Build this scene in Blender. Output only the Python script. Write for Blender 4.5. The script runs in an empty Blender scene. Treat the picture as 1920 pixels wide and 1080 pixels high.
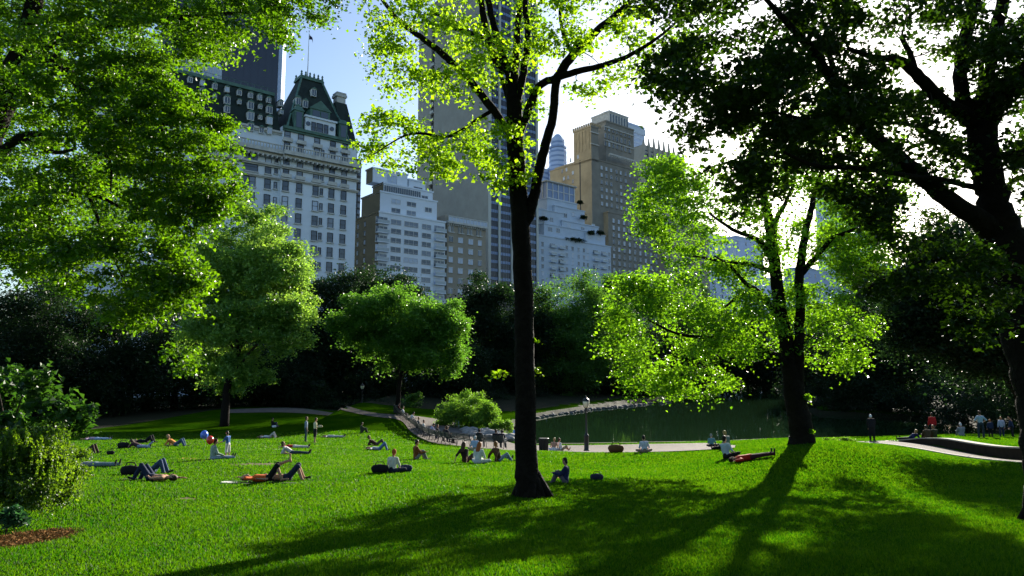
import bpy, bmesh, math, random
import numpy as np
from mathutils import Vector, Matrix

# ------------------------------------------------------------------ camera, sky, sun
S = bpy.context.scene
COL = S.collection
R = math.radians
FPX = 1280.0                       # 24 mm lens: focal length in pixels of the 1920 wide frame
PITCH = math.atan(150.0 / FPX)
CAMZ = 8.0
cam_d = bpy.data.cameras.new('camera')
cam_d.lens = 24.0; cam_d.sensor_width = 36.0
cam_d.clip_start = 0.1; cam_d.clip_end = 6000.0
cam = bpy.data.objects.new('camera', cam_d); COL.objects.link(cam)
cam.location = (0, 0, CAMZ); cam.rotation_euler = (math.pi / 2 + PITCH, 0, 0)
S.camera = cam

SUN_AZ, SUN_EL = R(25.7), R(18.5)   # azimuth clockwise from +Y
W = bpy.data.worlds.new('World'); S.world = W; W.use_nodes = True
nt = W.node_tree; nt.nodes.clear()
sky = nt.nodes.new('ShaderNodeTexSky'); sky.sky_type = 'NISHITA'; sky.sun_disc = False
sky.sun_elevation = SUN_EL; sky.sun_rotation = SUN_AZ
sky.air_density = 1.0; sky.dust_density = 0.9; sky.ozone_density = 2.4; sky.altitude = 10
bg = nt.nodes.new('ShaderNodeBackground'); bg.inputs["Strength"].default_value = 0.078
wo = nt.nodes.new('ShaderNodeOutputWorld')
nt.links.new(sky.outputs[0], bg.inputs[0]); nt.links.new(bg.outputs[0], wo.inputs[0])

sun_d = bpy.data.lights.new('sun', 'SUN'); sun_d.energy = 4.8; sun_d.angle = R(0.53); sun_d.color = (1.0, 0.93, 0.80)
sun = bpy.data.objects.new('sun', sun_d); COL.objects.link(sun)
sdir = Vector((math.sin(SUN_AZ) * math.cos(SUN_EL), math.cos(SUN_AZ) * math.cos(SUN_EL), math.sin(SUN_EL)))
sun.rotation_euler = (-sdir).to_track_quat('-Z', 'Y').to_euler()
sun.location = (40, 60, 60)
S.view_settings.view_transform = 'Standard'; S.view_settings.look = 'None'
S.view_settings.exposure = 1.5; S.view_settings.gamma = 1.0
S.render.engine = 'CYCLES'
S.cycles.max_bounces = 6; S.cycles.diffuse_bounces = 3; S.cycles.glossy_bounces = 2
S.cycles.transmission_bounces = 3; S.cycles.transparent_max_bounces = 6
S.cycles.use_adaptive_sampling = True; S.cycles.adaptive_threshold = 0.02
S.cycles.use_denoising = True
S.cycles.sample_clamp_indirect = 4.0

# ------------------------------------------------------------------ helpers
CT, ST = math.cos(PITCH), math.sin(PITCH)
def ray(px, py):
    u = (px - 960.0) / FPX; v = (540.0 - py) / FPX
    return np.array([u, CT - v * ST, ST + v * CT])
def at(px, py, D):                     # the point at forward distance D seen at this place
    d = ray(px, py); return np.array([0, 0, CAMZ]) + d * (D / d[1])
def xy(px, D):                         # plan position seen in this column near the horizon
    return ((px - 960.0) / FPX / CT * D * 1.0, D)

def tag(o, label=None, cat=None, group=None, kind=None):
    if label: o['label'] = label
    if cat: o['category'] = cat
    if group: o['group'] = group
    if kind: o['kind'] = kind
    return o
def empty(name, loc=(0, 0, 0), rz=0.0):
    o = bpy.data.objects.new(name, None); COL.objects.link(o)
    o.location = loc; o.rotation_euler = (0, 0, rz); o.empty_display_size = 0.3
    return o
def link(name, me, parent=None, loc=None, rz=None):
    o = bpy.data.objects.new(name, me); COL.objects.link(o)
    if parent is not None: o.parent = parent
    if loc is not None: o.location = loc
    if rz is not None: o.rotation_euler = (0, 0, rz)
    return o
def np_mesh(name, V, F, mats, mi=None, smooth=False, attr=None):
    """V (n,3), F (m,k) all faces with k corners; fast path"""
    me = bpy.data.meshes.new(name)
    V = np.ascontiguousarray(V, dtype=np.float32); F = np.ascontiguousarray(F, dtype=np.int32)
    n, m, k = len(V), len(F), F.shape[1]
    me.vertices.add(n); me.vertices.foreach_set('co', V.ravel())
    me.loops.add(m * k); me.loops.foreach_set('vertex_index', F.ravel())
    me.polygons.add(m)
    me.polygons.foreach_set('loop_start', np.arange(0, m * k, k, dtype=np.int32))
    try: me.polygons.foreach_set('loop_total', np.full(m, k, dtype=np.int32))
    except Exception: pass
    if mi is not None: me.polygons.foreach_set('material_index', np.asarray(mi, dtype=np.int32))
    if smooth: me.polygons.foreach_set('use_smooth', np.ones(m, dtype=bool))
    else: me.polygons.foreach_set('use_smooth', np.zeros(m, dtype=bool))
    for mt in mats: me.materials.append(mt)
    me.update(calc_edges=True)
    if attr is not None:
        a = me.attributes.new('tint', 'FLOAT', 'FACE'); a.data.foreach_set('value', np.asarray(attr, dtype=np.float32))
    return me

class MB:
    """collects shapes, each with a material index, into ONE mesh"""
    def __init__(s): s.v = []; s.f = []; s.m = []; s.sm = []
    def add(s, vs, fs, mi=0, sm=False):
        b = len(s.v); s.v += [tuple(map(float, p)) for p in vs]
        for f in fs: s.f.append([b + i for i in f]); s.m.append(mi); s.sm.append(sm)
    def box(s, x0, x1, y0, y1, z0, z1, mi=0):
        v = [(x0,y0,z0),(x1,y0,z0),(x1,y1,z0),(x0,y1,z0),(x0,y0,z1),(x1,y0,z1),(x1,y1,z1),(x0,y1,z1)]
        s.add(v, [(0,3,2,1),(4,5,6,7),(0,1,5,4),(1,2,6,5),(2,3,7,6),(3,0,4,7)], mi)
    def hexa(s, b4, t4, mi=0):          # bottom quad, top quad
        s.add(list(b4) + list(t4), [(0,3,2,1),(4,5,6,7),(0,1,5,4),(1,2,6,5),(2,3,7,6),(3,0,4,7)], mi)
    def bar(s, a, b, w, h=None, mi=0):
        a = Vector(a); b = Vector(b); h = h or w
        d = (b - a).normalized(); up = Vector((0, 0, 1)) if abs(d.z) < .95 else Vector((0, 1, 0))
        x = d.cross(up).normalized() * w / 2; y = x.cross(d).normalized() * h / 2
        s.hexa([a-x-y, a+x-y, a+x+y, a-x+y], [b-x-y, b+x-y, b+x+y, b-x+y], mi)
    def tube(s, pts, rad, n=8, mi=0, cap=True, sm=True):
        pts = [Vector(p) for p in pts]; k = len(pts)
        if not hasattr(rad, '__len__'): rad = [rad] * k
        vs = []; px = None
        for i, p in enumerate(pts):
            d = (pts[min(i + 1, k - 1)] - pts[max(i - 1, 0)])
            d = d.normalized() if d.length > 1e-9 else Vector((0, 0, 1))
            if px is None:
                up = Vector((0, 0, 1)) if abs(d.z) < .9 else Vector((1, 0, 0)); x = d.cross(up).normalized()
            else:
                x = (px - d * px.dot(d)).normalized()
            y = d.cross(x); px = x
            for j in range(n):
                a = 2 * math.pi * j / n; vs.append(p + (x * math.cos(a) + y * math.sin(a)) * rad[i])
        fs = []
        for i in range(k - 1):
            for j in range(n):
                fs.append((i*n+j, i*n+(j+1)%n, (i+1)*n+(j+1)%n, (i+1)*n+j))
        s.add(vs, fs, mi, sm)
        if cap:
            b = len(s.v) - k * n
            s.f.append([b + j for j in range(n)][::-1]); s.m.append(mi); s.sm.append(False)
            s.f.append([b + (k-1)*n + j for j in range(n)]); s.m.append(mi); s.sm.append(False)
    def lathe(s, prof, n=12, mi=0, c=(0, 0), sm=True):
        vs = []
        for r, z in prof:
            for j in range(n):
                a = 2 * math.pi * j / n; vs.append((c[0] + r*math.cos(a), c[1] + r*math.sin(a), z))
        k = len(prof); fs = []
        for i in range(k - 1):
            for j in range(n): fs.append((i*n+j, i*n+(j+1)%n, (i+1)*n+(j+1)%n, (i+1)*n+j))
        s.add(vs, fs, mi, sm)
        b = len(s.v) - k * n
        s.f.append([b + j for j in range(n)][::-1]); s.m.append(mi); s.sm.append(False)
        s.f.append([b + (k-1)*n + j for j in range(n)]); s.m.append(mi); s.sm.append(False)
    def ball(s, c, r, n=10, mi=0, sc=(1, 1, 1)):
        k = n // 2 + 1; vs = []
        for i in range(1, k):
            t = math.pi * i / k
            for j in range(n):
                a = 2*math.pi*j/n
                vs.append((c[0]+r*sc[0]*math.sin(t)*math.cos(a), c[1]+r*sc[1]*math.sin(t)*math.sin(a), c[2]-r*sc[2]*math.cos(t)))
        fs = []
        for i in range(k - 2):
            for j in range(n): fs.append((i*n+j, i*n+(j+1)%n, (i+1)*n+(j+1)%n, (i+1)*n+j))
        lo = len(vs); vs.append((c[0], c[1], c[2]-r*sc[2])); vs.append((c[0], c[1], c[2]+r*sc[2]))
        for j in range(n):
            fs.append((lo, (j+1)%n, j)); fs.append((lo+1, (k-2)*n+j, (k-2)*n+(j+1)%n))
        s.add(vs, fs, mi, True)
    def mesh(s, name, mats):
        me = bpy.data.meshes.new(name); me.from_pydata(s.v, [], s.f)
        for m in mats: me.materials.append(m)
        me.polygons.foreach_set('material_index', s.m); me.polygons.foreach_set('use_smooth', s.sm)
        me.update(); return me
    def build(s, name, mats, parent=None, loc=None, rz=None):
        if not isinstance(mats, (list, tuple)): mats = [mats]
        return link(name, s.mesh(name, mats), parent, loc, rz)

# ------------------------------------------------------------------ materials
def mat(name, col, rough=0.8, spec=0.3, metal=0.0, noise=0.0, nscale=3.0, bump=0.0, bscale=20.0, col2=None, emis=None, estr=0.0):
    m = bpy.data.materials.new(name); m.use_nodes = True
    n = m.node_tree.nodes; l = m.node_tree.links; p = n['Principled BSDF']
    p.inputs['Roughness'].default_value = rough; p.inputs['Specular IOR Level'].default_value = spec
    p.inputs['Metallic'].default_value = metal
    p.inputs['Base Color'].default_value = (*col, 1)
    if emis: p.inputs['Emission Color'].default_value = (*emis, 1); p.inputs['Emission Strength'].default_value = estr
    if noise or bump:
        tc = n.new('ShaderNodeTexCoord')
    if noise:
        t = n.new('ShaderNodeTexNoise'); t.inputs['Scale'].default_value = nscale; t.inputs['Detail'].default_value = 6
        t.inputs['Roughness'].default_value = 0.65
        l.new(tc.outputs['Object'], t.inputs['Vector'])
        mx = n.new('ShaderNodeMixRGB')
        c2 = col2 if col2 else tuple(c * (1 - noise) for c in col)
        rp = n.new('ShaderNodeMapRange'); rp.inputs['From Min'].default_value = .35; rp.inputs['From Max'].default_value = .65
        l.new(t.outputs['Fac'], rp.inputs['Value']); l.new(rp.outputs[0], mx.inputs[0])
        mx.inputs[1].default_value = (*col, 1); mx.inputs[2].default_value = (*c2, 1)
        l.new(mx.outputs[0], p.inputs['Base Color'])
    if bump:
        t2 = n.new('ShaderNodeTexNoise'); t2.inputs['Scale'].default_value = bscale; t2.inputs['Detail'].default_value = 5
        l.new(tc.outputs['Object'], t2.inputs['Vector'])
        b = n.new('ShaderNodeBump'); b.inputs['Strength'].default_value = bump; b.inputs['Distance'].default_value = 0.05
        l.new(t2.outputs['Fac'], b.inputs['Height']); l.new(b.outputs[0], p.inputs['Normal'])
    return m

def leaf_mat(name, refl, trans, mix=0.5, rough=0.45, spec=0.4, var=0.5):
    m = bpy.data.materials.new(name); m.use_nodes = True
    n = m.node_tree.nodes; l = m.node_tree.links; p = n['Principled BSDF']; out = n['Material Output']
    p.inputs['Roughness'].default_value = rough; p.inputs['Specular IOR Level'].default_value = spec
    a = n.new('ShaderNodeAttribute'); a.attribute_name = 'tint'
    def ramp(c):
        mx = n.new('ShaderNodeMixRGB')
        mx.inputs[1].default_value = (c[0]*(1-var), c[1]*(1-var*.8), c[2]*(1-var), 1)
        mx.inputs[2].default_value = (c[0]*(1+var), c[1]*(1+var*.6), c[2]*(1+var*.2), 1)
        l.new(a.outputs['Fac'], mx.inputs[0]); return mx
    r1 = ramp(refl); l.new(r1.outputs[0], p.inputs['Base Color'])
    tr = n.new('ShaderNodeBsdfTranslucent'); r2 = ramp(trans); l.new(r2.outputs[0], tr.inputs['Color'])
    ms = n.new('ShaderNodeMixShader'); ms.inputs[0].default_value = mix
    l.new(p.outputs[0], ms.inputs[1]); l.new(tr.outputs[0], ms.inputs[2]); l.new(ms.outputs[0], out.inputs['Surface'])
    return m

M = {}
M['bark'] = mat('bark', (.015,.012,.009), .9, .1, noise=.5, nscale=6, bump=1.0, bscale=14)
M['twig'] = mat('twig', (.035,.027,.02), .9, .2)
M['iron'] = mat('cast_iron', (.012,.014,.014), .45, .5)
M['slat'] = mat('bench_wood', (.06,.075,.055), .6, .4, noise=.3, nscale=9)
M['concrete'] = mat('concrete', (.38,.35,.30), .9, .2, noise=.3, nscale=5, bump=.3)
M['glass_lamp'] = mat('frosted_glass', (.78,.72,.52), .35, .5)

def vec(*a): return np.array(a, dtype=float)
# ------------------------------------------------------------------ terrain
ZW = CAMZ - 6.55                       # pond level
CP = [(60,1080,7.2),(960,1080,7.4),(1860,1080,7.2),(990,931,15.2),(270,905,18.5),(733,890,21),(398,863,28),(120,905,17.0),
      (590,832,46),(200,826,46),(678,812,60),(512,801,68),(100,790,75),(700,779,85),(430,772,88),(560,770,90),(748,782,76),(857,804,66),(815,829,54),
      (1098,848,48),(960,842,50),(1210,850,34),(1040,847,44),(1320,842,44),(1365,860,28),(1500,831,26),(1590,829,30),(1440,831,33),
      (1838,819,46),(1632,826,46),(1745,825,45),(1920,866,27),(1800,862,29),(1920,822,45),(1700,840,38),(1250,870,28),(1650,880,22),(1350,960,13.5)]
def h0(Y): 
    Y = np.asarray(Y, float); t = 1.75 + .075 * Y
    return -np.log(np.exp(-t * 2.2) + np.exp(-5.95 * 2.2)) / 2.2
_P = []
for (px, py, D) in CP:
    p = at(px, py, D); _P.append((p[0], p[1], (CAMZ - p[2]) - float(h0(D))))
_P = np.array(_P)
def _warp(X, Y):
    Y = np.maximum(np.asarray(Y, float), 2.0); return np.stack([np.asarray(X) / (Y + 4.0) * 3.2, np.log(Y + 4.0) * 2.6], -1)
_pw = _warp(_P[:, 0], _P[:, 1])
def _ker(a, b):
    d2 = ((a[..., None, :] - b) ** 2).sum(-1); return np.exp(-d2 / (2 * .42 ** 2))
_K = _ker(_pw, _pw) + np.eye(len(_P)) * 0.06
_Wt = np.linalg.solve(_K, _P[:, 2])

def flat(px, py, H):                  # point seen at this pixel on the level plane H below the camera
    d = ray(px, py); return np.array([0, 0, CAMZ]) + d * (-H / d[2])
def px_poly(pts, H):
    return np.array([flat(a, b, H)[:2] for a, b in pts])
POND = px_poly([(960,833),(1010,839),(1100,837.5),(1220,836.5),(1330,836),(1430,832),(1540,834),(1640,834),(1760,832),(1850,824),(1865,808),(1800,792),
                (1640,783),(1530,777),(1478,757),(1462,738),(1440,727.5),(1385,727),(1320,738),(1200,754),(1100,768),(1010,783),(972,797),(948,812)], 6.55)
def sdist(X, Y, poly):
    X = np.asarray(X, float); Y = np.asarray(Y, float)
    d = np.full(X.shape, 1e9); ins = np.zeros(X.shape, bool); n = len(poly)
    for i in range(n):
        a = poly[i]; b = poly[(i + 1) % n]; e = b - a; L = (e ** 2).sum()
        t = np.clip(((X - a[0]) * e[0] + (Y - a[1]) * e[1]) / L, 0, 1)
        d = np.minimum(d, np.hypot(X - a[0] - t * e[0], Y - a[1] - t * e[1]))
        c = ((a[1] > Y) != (b[1] > Y)) & (X < (b[0] - a[0]) * (Y - a[1]) / (b[1] - a[1] + 1e-12) + a[0]); ins ^= c
    return np.where(ins, -d, d)
# sunken path in the right of the lawn: centre line in plan
_rp = [(1628,835.5,45.0),(1700,838.5,41.0),(1780,845,35.8),(1850,853,31.5),(1920,861.5,28.2),(2020,875,25.0),(2200,893,21.5)]
RPATH = np.array([at(a, b, c)[:2] for a, b, c in _rp])
FAR = -1.0
def dline(X, Y, L):                   # distance to polyline, side sign, and parameter
    best = np.full(np.shape(X), 1e9); side = np.zeros(np.shape(X)); par = np.zeros(np.shape(X))
    for i in range(len(L) - 1):
        a, b = L[i], L[i + 1]; e = b - a; q = (e ** 2).sum()
        t0 = ((X - a[0]) * e[0] + (Y - a[1]) * e[1]) / q; t = np.clip(t0, 0, 1)
        d = np.hypot(X - a[0] - t * e[0], Y - a[1] - t * e[1])
        s = np.sign((X - a[0]) * e[1] - (Y - a[1]) * e[0]); m = d < best
        best = np.where(m, d, best); side = np.where(m, s, side); par = np.where(m, i + t, par)
    return best, side, par
def sstep(a, b, x):
    t = np.clip((x - a) / (b - a), 0, 1); return t * t * (3 - 2 * t)
def gz(X, Y, raw=False):
    X = np.asarray(X, float); Y = np.asarray(Y, float)
    w = _warp(X, Y); H = h0(Y) + (_ker(w, _pw) * _Wt).sum(-1)
    z = CAMZ - H
    d = sdist(X, Y, POND)
    # far bank climbs a little beyond the water
    far = sstep(60, 90, Y) * sstep(2, 30, d) * (X > -20) * 1.6
    z = z + far
    near = sstep(-3, 6.5, d)
    zb = ZW + 0.38 + 0 * z
    z = np.where(d < 6.5, zb * (1 - near) + z * near, z)
    z = np.where(d < 0.5, ZW + .2 - sstep(-.5, 2.5, .5 - d) * 1.3, z)
    if not raw:
        dd, sd, par = dline(X, Y, RPATH)
        fade = sstep(0.0, 1.6, par)
        z = z + 0.46 * fade * np.where(sd * FAR > 0, sstep(1.15, 1.55, dd) * (1 - sstep(2.2, 8.0, dd)), 0) - .03 * fade * (1 - sstep(1.0, 1.1, dd))
    return z
def G(px, py, D=None):               # ground point seen at a pixel (first hit)
    d = ray(px, py); t = np.arange(5.0, 130.0, .12) if D is None else None
    P = np.array([0, 0, CAMZ])[None] + d[None] * (t / d[1])[:, None]
    z = gz(P[:, 0], P[:, 1]); h = np.where(P[:, 2] <= z)[0]
    if len(h) == 0: i = len(t) - 1
    else: i = h[0]
    p = P[i].copy(); p[2] = float(z[i]); return p
def gp(px, D):                       # ground point in a pixel column at distance D
    p = at(px, 780, D); return np.array([p[0], p[1], float(gz(p[0], p[1]))])

xs = np.unique(np.concatenate([np.linspace(-900, -120, 14), np.linspace(-120, -42, 40), np.arange(-42, 48, .40), np.linspace(48, 130, 42), np.linspace(130, 900, 14)]))
ys = np.unique(np.concatenate([np.linspace(-60, 2, 12), np.arange(2, 60, .38), np.arange(60, 110, .8), np.linspace(110, 320, 60), np.linspace(320, 1400, 14)]))
gx, gy = np.meshgrid(xs, ys); gzv = gz(gx, gy)
V = np.stack([gx.ravel(), gy.ravel(), gzv.ravel()], 1)
nx, ny = len(xs), len(ys); ii = (np.arange(ny - 1)[:, None] * nx + np.arange(nx - 1)[None]).ravel()
F = np.stack([ii, ii + 1, ii + nx + 1, ii + nx], 1)

def lawn_mat():
    m = bpy.data.materials.new('lawn'); m.use_nodes = True
    n = m.node_tree.nodes; l = m.node_tree.links; p = n['Principled BSDF']
    tc = n.new('ShaderNodeTexCoord')
    def noise(sc, det=4):
        t = n.new('ShaderNodeTexNoise'); t.inputs['Scale'].default_value = sc; t.inputs['Detail'].default_value = det
        l.new(tc.outputs['Object'], t.inputs['Vector']); return t
    a = noise(.35); b = noise(9.0, 8)
    mx = n.new('ShaderNodeMixRGB'); mx.inputs[1].default_value = (.014,.055,.001,1); mx.inputs[2].default_value = (.035,.085,.002,1)
    r = n.new('ShaderNodeMapRange'); r.inputs['From Min'].default_value = .3; r.inputs['From Max'].default_value = .7
    l.new(a.outputs['Fac'], r.inputs['Value']); l.new(r.outputs[0], mx.inputs[0])
    m2 = n.new('ShaderNodeMixRGB'); m2.blend_type = 'MULTIPLY'; m2.inputs[0].default_value = .8
    r2 = n.new('ShaderNodeMapRange'); r2.inputs['From Min'].default_value = .25; r2.inputs['From Max'].default_value = .7
    r2.inputs['To Min'].default_value = .35; r2.inputs['To Max'].default_value = 1.15
    l.new(b.outputs['Fac'], r2.inputs['Value']); l.new(mx.outputs[0], m2.inputs[1]); l.new(r2.outputs[0], m2.inputs[2])
    # worn earth patches
    d = noise(.16, 3); r3 = n.new('ShaderNodeMapRange'); r3.inputs['From Min'].default_value = .70; r3.inputs['From Max'].default_value = .78
    l.new(d.outputs['Fac'], r3.inputs['Value'])
    m3 = n.new('ShaderNodeMixRGB'); m3.inputs[2].default_value = (.12,.10,.04,1)
    l.new(r3.outputs[0], m3.inputs[0]); l.new(m2.outputs[0], m3.inputs[1]); l.new(m3.outputs[0], p.inputs['Base Color'])
    p.inputs['Roughness'].default_value = .85; p.inputs['Specular IOR Level'].default_value = .0
    bt = noise(16, 6)
    bp = n.new('ShaderNodeBump'); bp.inputs['Strength'].default_value = .9; bp.inputs['Distance'].default_value = .06
    l.new(bt.outputs['Fac'], bp.inputs['Height']); l.new(bp.outputs[0], p.inputs['Normal'])
    return m
M['lawn'] = lawn_mat()
M['woodland'] = mat('woodland_floor', (.022,.020,.010), .95, .1, noise=.5, nscale=2, col2=(.015,.022,.008), bump=.5, bscale=6)
cx = gx[:-1, :-1].ravel(); cy = gy[:-1, :-1].ravel()
dp = sdist(cx, cy, POND)
wood = ((cy > 96 + 6*np.sin(cx*.11)) & (dp > 4)) | ((dp < 1.2)) | ((cx > 52) & (cy > 50)) | ((cx < -40) & (cy > 60))
ground = link('ground', np_mesh('ground', V, F, [M['lawn'], M['woodland']], mi=wood.astype(int), smooth=True))
tag(ground, kind='structure')

# pond
M['water'] = mat('pond_water', (.012,.032,.012), .02, .5)
_n = M['water'].node_tree; _tc = _n.nodes.new('ShaderNodeTexCoord'); _mp = _n.nodes.new('ShaderNodeMapping'); _mp.inputs['Scale'].default_value = (.7, 1.6, 1)
_t = _n.nodes.new('ShaderNodeTexNoise'); _t.inputs['Scale'].default_value = 1.6; _t.inputs['Detail'].default_value = 4
_b = _n.nodes.new('ShaderNodeBump'); _b.inputs['Strength'].default_value = .05; _b.inputs['Distance'].default_value = .05
_n.links.new(_tc.outputs['Object'], _mp.inputs[0]); _n.links.new(_mp.outputs[0], _t.inputs['Vector']); _n.links.new(_t.outputs['Fac'], _b.inputs['Height'])
_n.links.new(_b.outputs[0], _n.nodes['Principled BSDF'].inputs['Normal'])
c0 = POND.mean(0); ring = []
for p in POND:
    d = p - c0; ring.append(p)
bm = bmesh.new(); vs = []
PB = []
for i, p in enumerate(POND):           # widen the sheet under the banks
    a = POND[i - 1]; b = POND[(i + 1) % len(POND)]; t = b - a; nrm = np.array([-t[1], t[0]]); nrm /= np.linalg.norm(nrm) + 1e-9
    PB.append(p + nrm * -1.6 if False else p)
area = sum(POND[i-1][0]*POND[i][1]-POND[i][0]*POND[i-1][1] for i in range(len(POND)))
for i, p in enumerate(POND):
    a = POND[i - 1]; b = POND[(i + 1) % len(POND)]; t = b - a; nrm = np.array([t[1], -t[0]]) * (1 if area > 0 else -1); nrm /= np.linalg.norm(nrm) + 1e-9
    q = p + nrm * 1.5; vs.append(bm.verts.new((q[0], q[1], ZW)))
f = bm.faces.new(vs); f.normal_update()
if f.normal.z < 0: f.normal_flip()
bmesh.ops.triangulate(bm, faces=bm.faces[:])
me = bpy.data.meshes.new('water'); bm.to_mesh(me); bm.free(); me.materials.append(M['water'])
tag(link('water', me), kind='structure')

def strip(name, A, B, mt, dz=.03, nu=8, seg=6, kind='structure', label=None, cat=None):
    """surface draped on the ground between two polylines of plan points"""
    A = np.array(A); B = np.array(B)
    def dens(L):
        k = np.linspace(0, len(L) - 1, (len(L) - 1) * seg + 1); i = np.minimum(k.astype(int), len(L) - 2); t = (k - i)[:, None]
        # catmull-rom
        Lp = np.vstack([2*L[0]-L[1], L, 2*L[-1]-L[-2]]); p0, p1, p2, p3 = Lp[i], Lp[i+1], Lp[i+2], Lp[i+3]
        return .5*((2*p1)+(-p0+p2)*t+(2*p0-5*p1+4*p2-p3)*t*t+(-p0+3*p1-3*p2+p3)*t**3)
    a, b = dens(A), dens(B); s = np.linspace(0, 1, nu + 1)
    P = a[:, None] * (1 - s[None, :, None]) + b[:, None] * s[None, :, None]
    z = gz(P[..., 0], P[..., 1]) + dz
    n, m = P.shape[:2]; V = np.concatenate([P, z[..., None]], -1).reshape(-1, 3)
    ii = (np.arange(n - 1)[:, None] * m + np.arange(m - 1)[None]).ravel(); F = np.stack([ii, ii + 1, ii + m + 1, ii + m], 1)
    me = np_mesh(name, V, F, [mt], smooth=True)
    return tag(link(name, me), label, cat, kind=kind)
M['path'] = mat('path_gravel', (.165,.14,.12), .95, .15, noise=.3, nscale=1.2, bump=.4, bscale=30)
def pg(l): return [G(a, b)[:2] for a, b in l]
# the path that runs along the benches, past the lamp and round behind the lawn
pa = pg([(430,775),(560,775),(690,780),(748,788),(772,812),(812,831),(868,838),(965,846),(1100,849.5),(1210,849),(1320,845),(1378,841)])
pb = [*pg([(430,768),(560,766),(690,772.5),(765,779),(835,789),(890,806)]), gp(945,58.5)[:2], gp(985,55.4)[:2], gp(1100,55.2)[:2], gp(1210,55.2)[:2], gp(1320,53.5)[:2], gp(1378,48)[:2]]
strip('path', pa, pb, M['path'], .045, 14, 10)
# the sunken path on the right
tl = RPATH[1:] - RPATH[:-1]; nn = np.vstack([tl, tl[-1:]]); nn = np.stack([nn[:, 1], -nn[:, 0]], 1); nn /= np.linalg.norm(nn, axis=1)[:, None]
strip('path', RPATH + nn * .96, RPATH - nn * .96, M['path'], .03, 6, 12)
# ------------------------------------------------------------------ foliage
rng = np.random.default_rng(7)
M['leaf_maple'] = leaf_mat('maple_leaves', (.035,.11,.010), (.26,.57,.012), .50, .42, .45)
M['leaf_back'] = leaf_mat('sunlit_leaves', (.045,.13,.010), (.37,.66,.012), .52, .42, .45)
M['leaf_shade'] = leaf_mat('shaded_leaves', (.010,.03,.005), (.05,.13,.004), .42, .42, .4)  # darker leaf copy with backlit shade put into the colour
M['leaf_mid'] = leaf_mat('mid_leaves', (.035,.10,.018), (.14,.34,.03), .45, .45, .5)
M['leaf_left'] = leaf_mat('left_maple_leaves', (.022,.07,.005), (.21,.48,.006), .40, .40, .6)
M['leaf_bright'] = leaf_mat('bright_leaves', (.05,.13,.02), (.17,.42,.03), .48, .42, .4)
M['leaf_box'] = leaf_mat('box_leaves', (.03,.085,.008), (.16,.32,.008), .42, .45, .7)
M['leaf_vib'] = leaf_mat('viburnum_leaves', (.03,.085,.018), (.07,.20,.015), .40, .38, .5)
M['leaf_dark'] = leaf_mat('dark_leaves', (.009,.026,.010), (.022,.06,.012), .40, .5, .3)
M['leaf_bush'] = leaf_mat('bush_leaves', (.07,.16,.02), (.20,.42,.03), .45, .5, .3)
M['needle'] = leaf_mat('ground_cover', (.03,.10,.05), (.04,.14,.04), .4, .5, .3)

def leaf_geo(C, Nn, L, wid=.85, fold=.22):
    """C centres (n,3), Nn unit normals (n,3), L lengths (n,) -> verts, quads folded along the rib as 2 triangles"""
    n = len(C)
    r = rng.normal(size=(n, 3)); t = r - Nn * (r * Nn).sum(1)[:, None]; t /= np.linalg.norm(t, axis=1)[:, None] + 1e-9
    b = np.cross(Nn, t)
    L = L[:, None]
    base = C - t * L * .5; tip = C + t * L * .5
    lf = C + b * L * wid * .5 + Nn * L * fold - t * L * .08; rt = C - b * L * wid * .5 + Nn * L * fold - t * L * .08
    V = np.stack([base, rt, tip, lf], 1).reshape(-1, 3)
    i = np.arange(n) * 4
    F = np.stack([np.stack([i, i+1, i+2], 1), np.stack([i, i+2, i+3], 1)], 1).reshape(-1, 3)
    return V, F
def spray_leaves(P, rad, n, L, flat=.42, up=.9, tintv=.35):
    """P spray centres (k,3), rad (k,) radius, n leaves each -> leaf centres, normals, lengths, tint"""
    k = len(P); rad = np.broadcast_to(rad, (k,))
    g = rng.normal(size=(k, n, 3)) * .5; g[..., 2] *= flat
    # each spray droops outwards a little and has its own tilt
    tl = rng.normal(size=(k, 1, 2)) * .28
    g[..., 2] += (g[..., :2] * tl).sum(-1) - .25 * (g[..., :2] ** 2).sum(-1)
    C = P[:, None] + g * rad[:, None, None]
    N = rng.normal(size=(k, n, 3)) * .62; N[..., 2] += up
    N /= np.linalg.norm(N, axis=-1)[..., None]
    T = np.clip(.5 + rng.normal(size=(k, 1)) * tintv * .55 + rng.normal(size=(k, n)) * tintv * .7, 0, 1)
    Ls = L * rng.uniform(.5, 1.4, size=(k, n))
    return C.reshape(-1, 3), N.reshape(-1, 3), Ls.ravel(), T.ravel()

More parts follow.
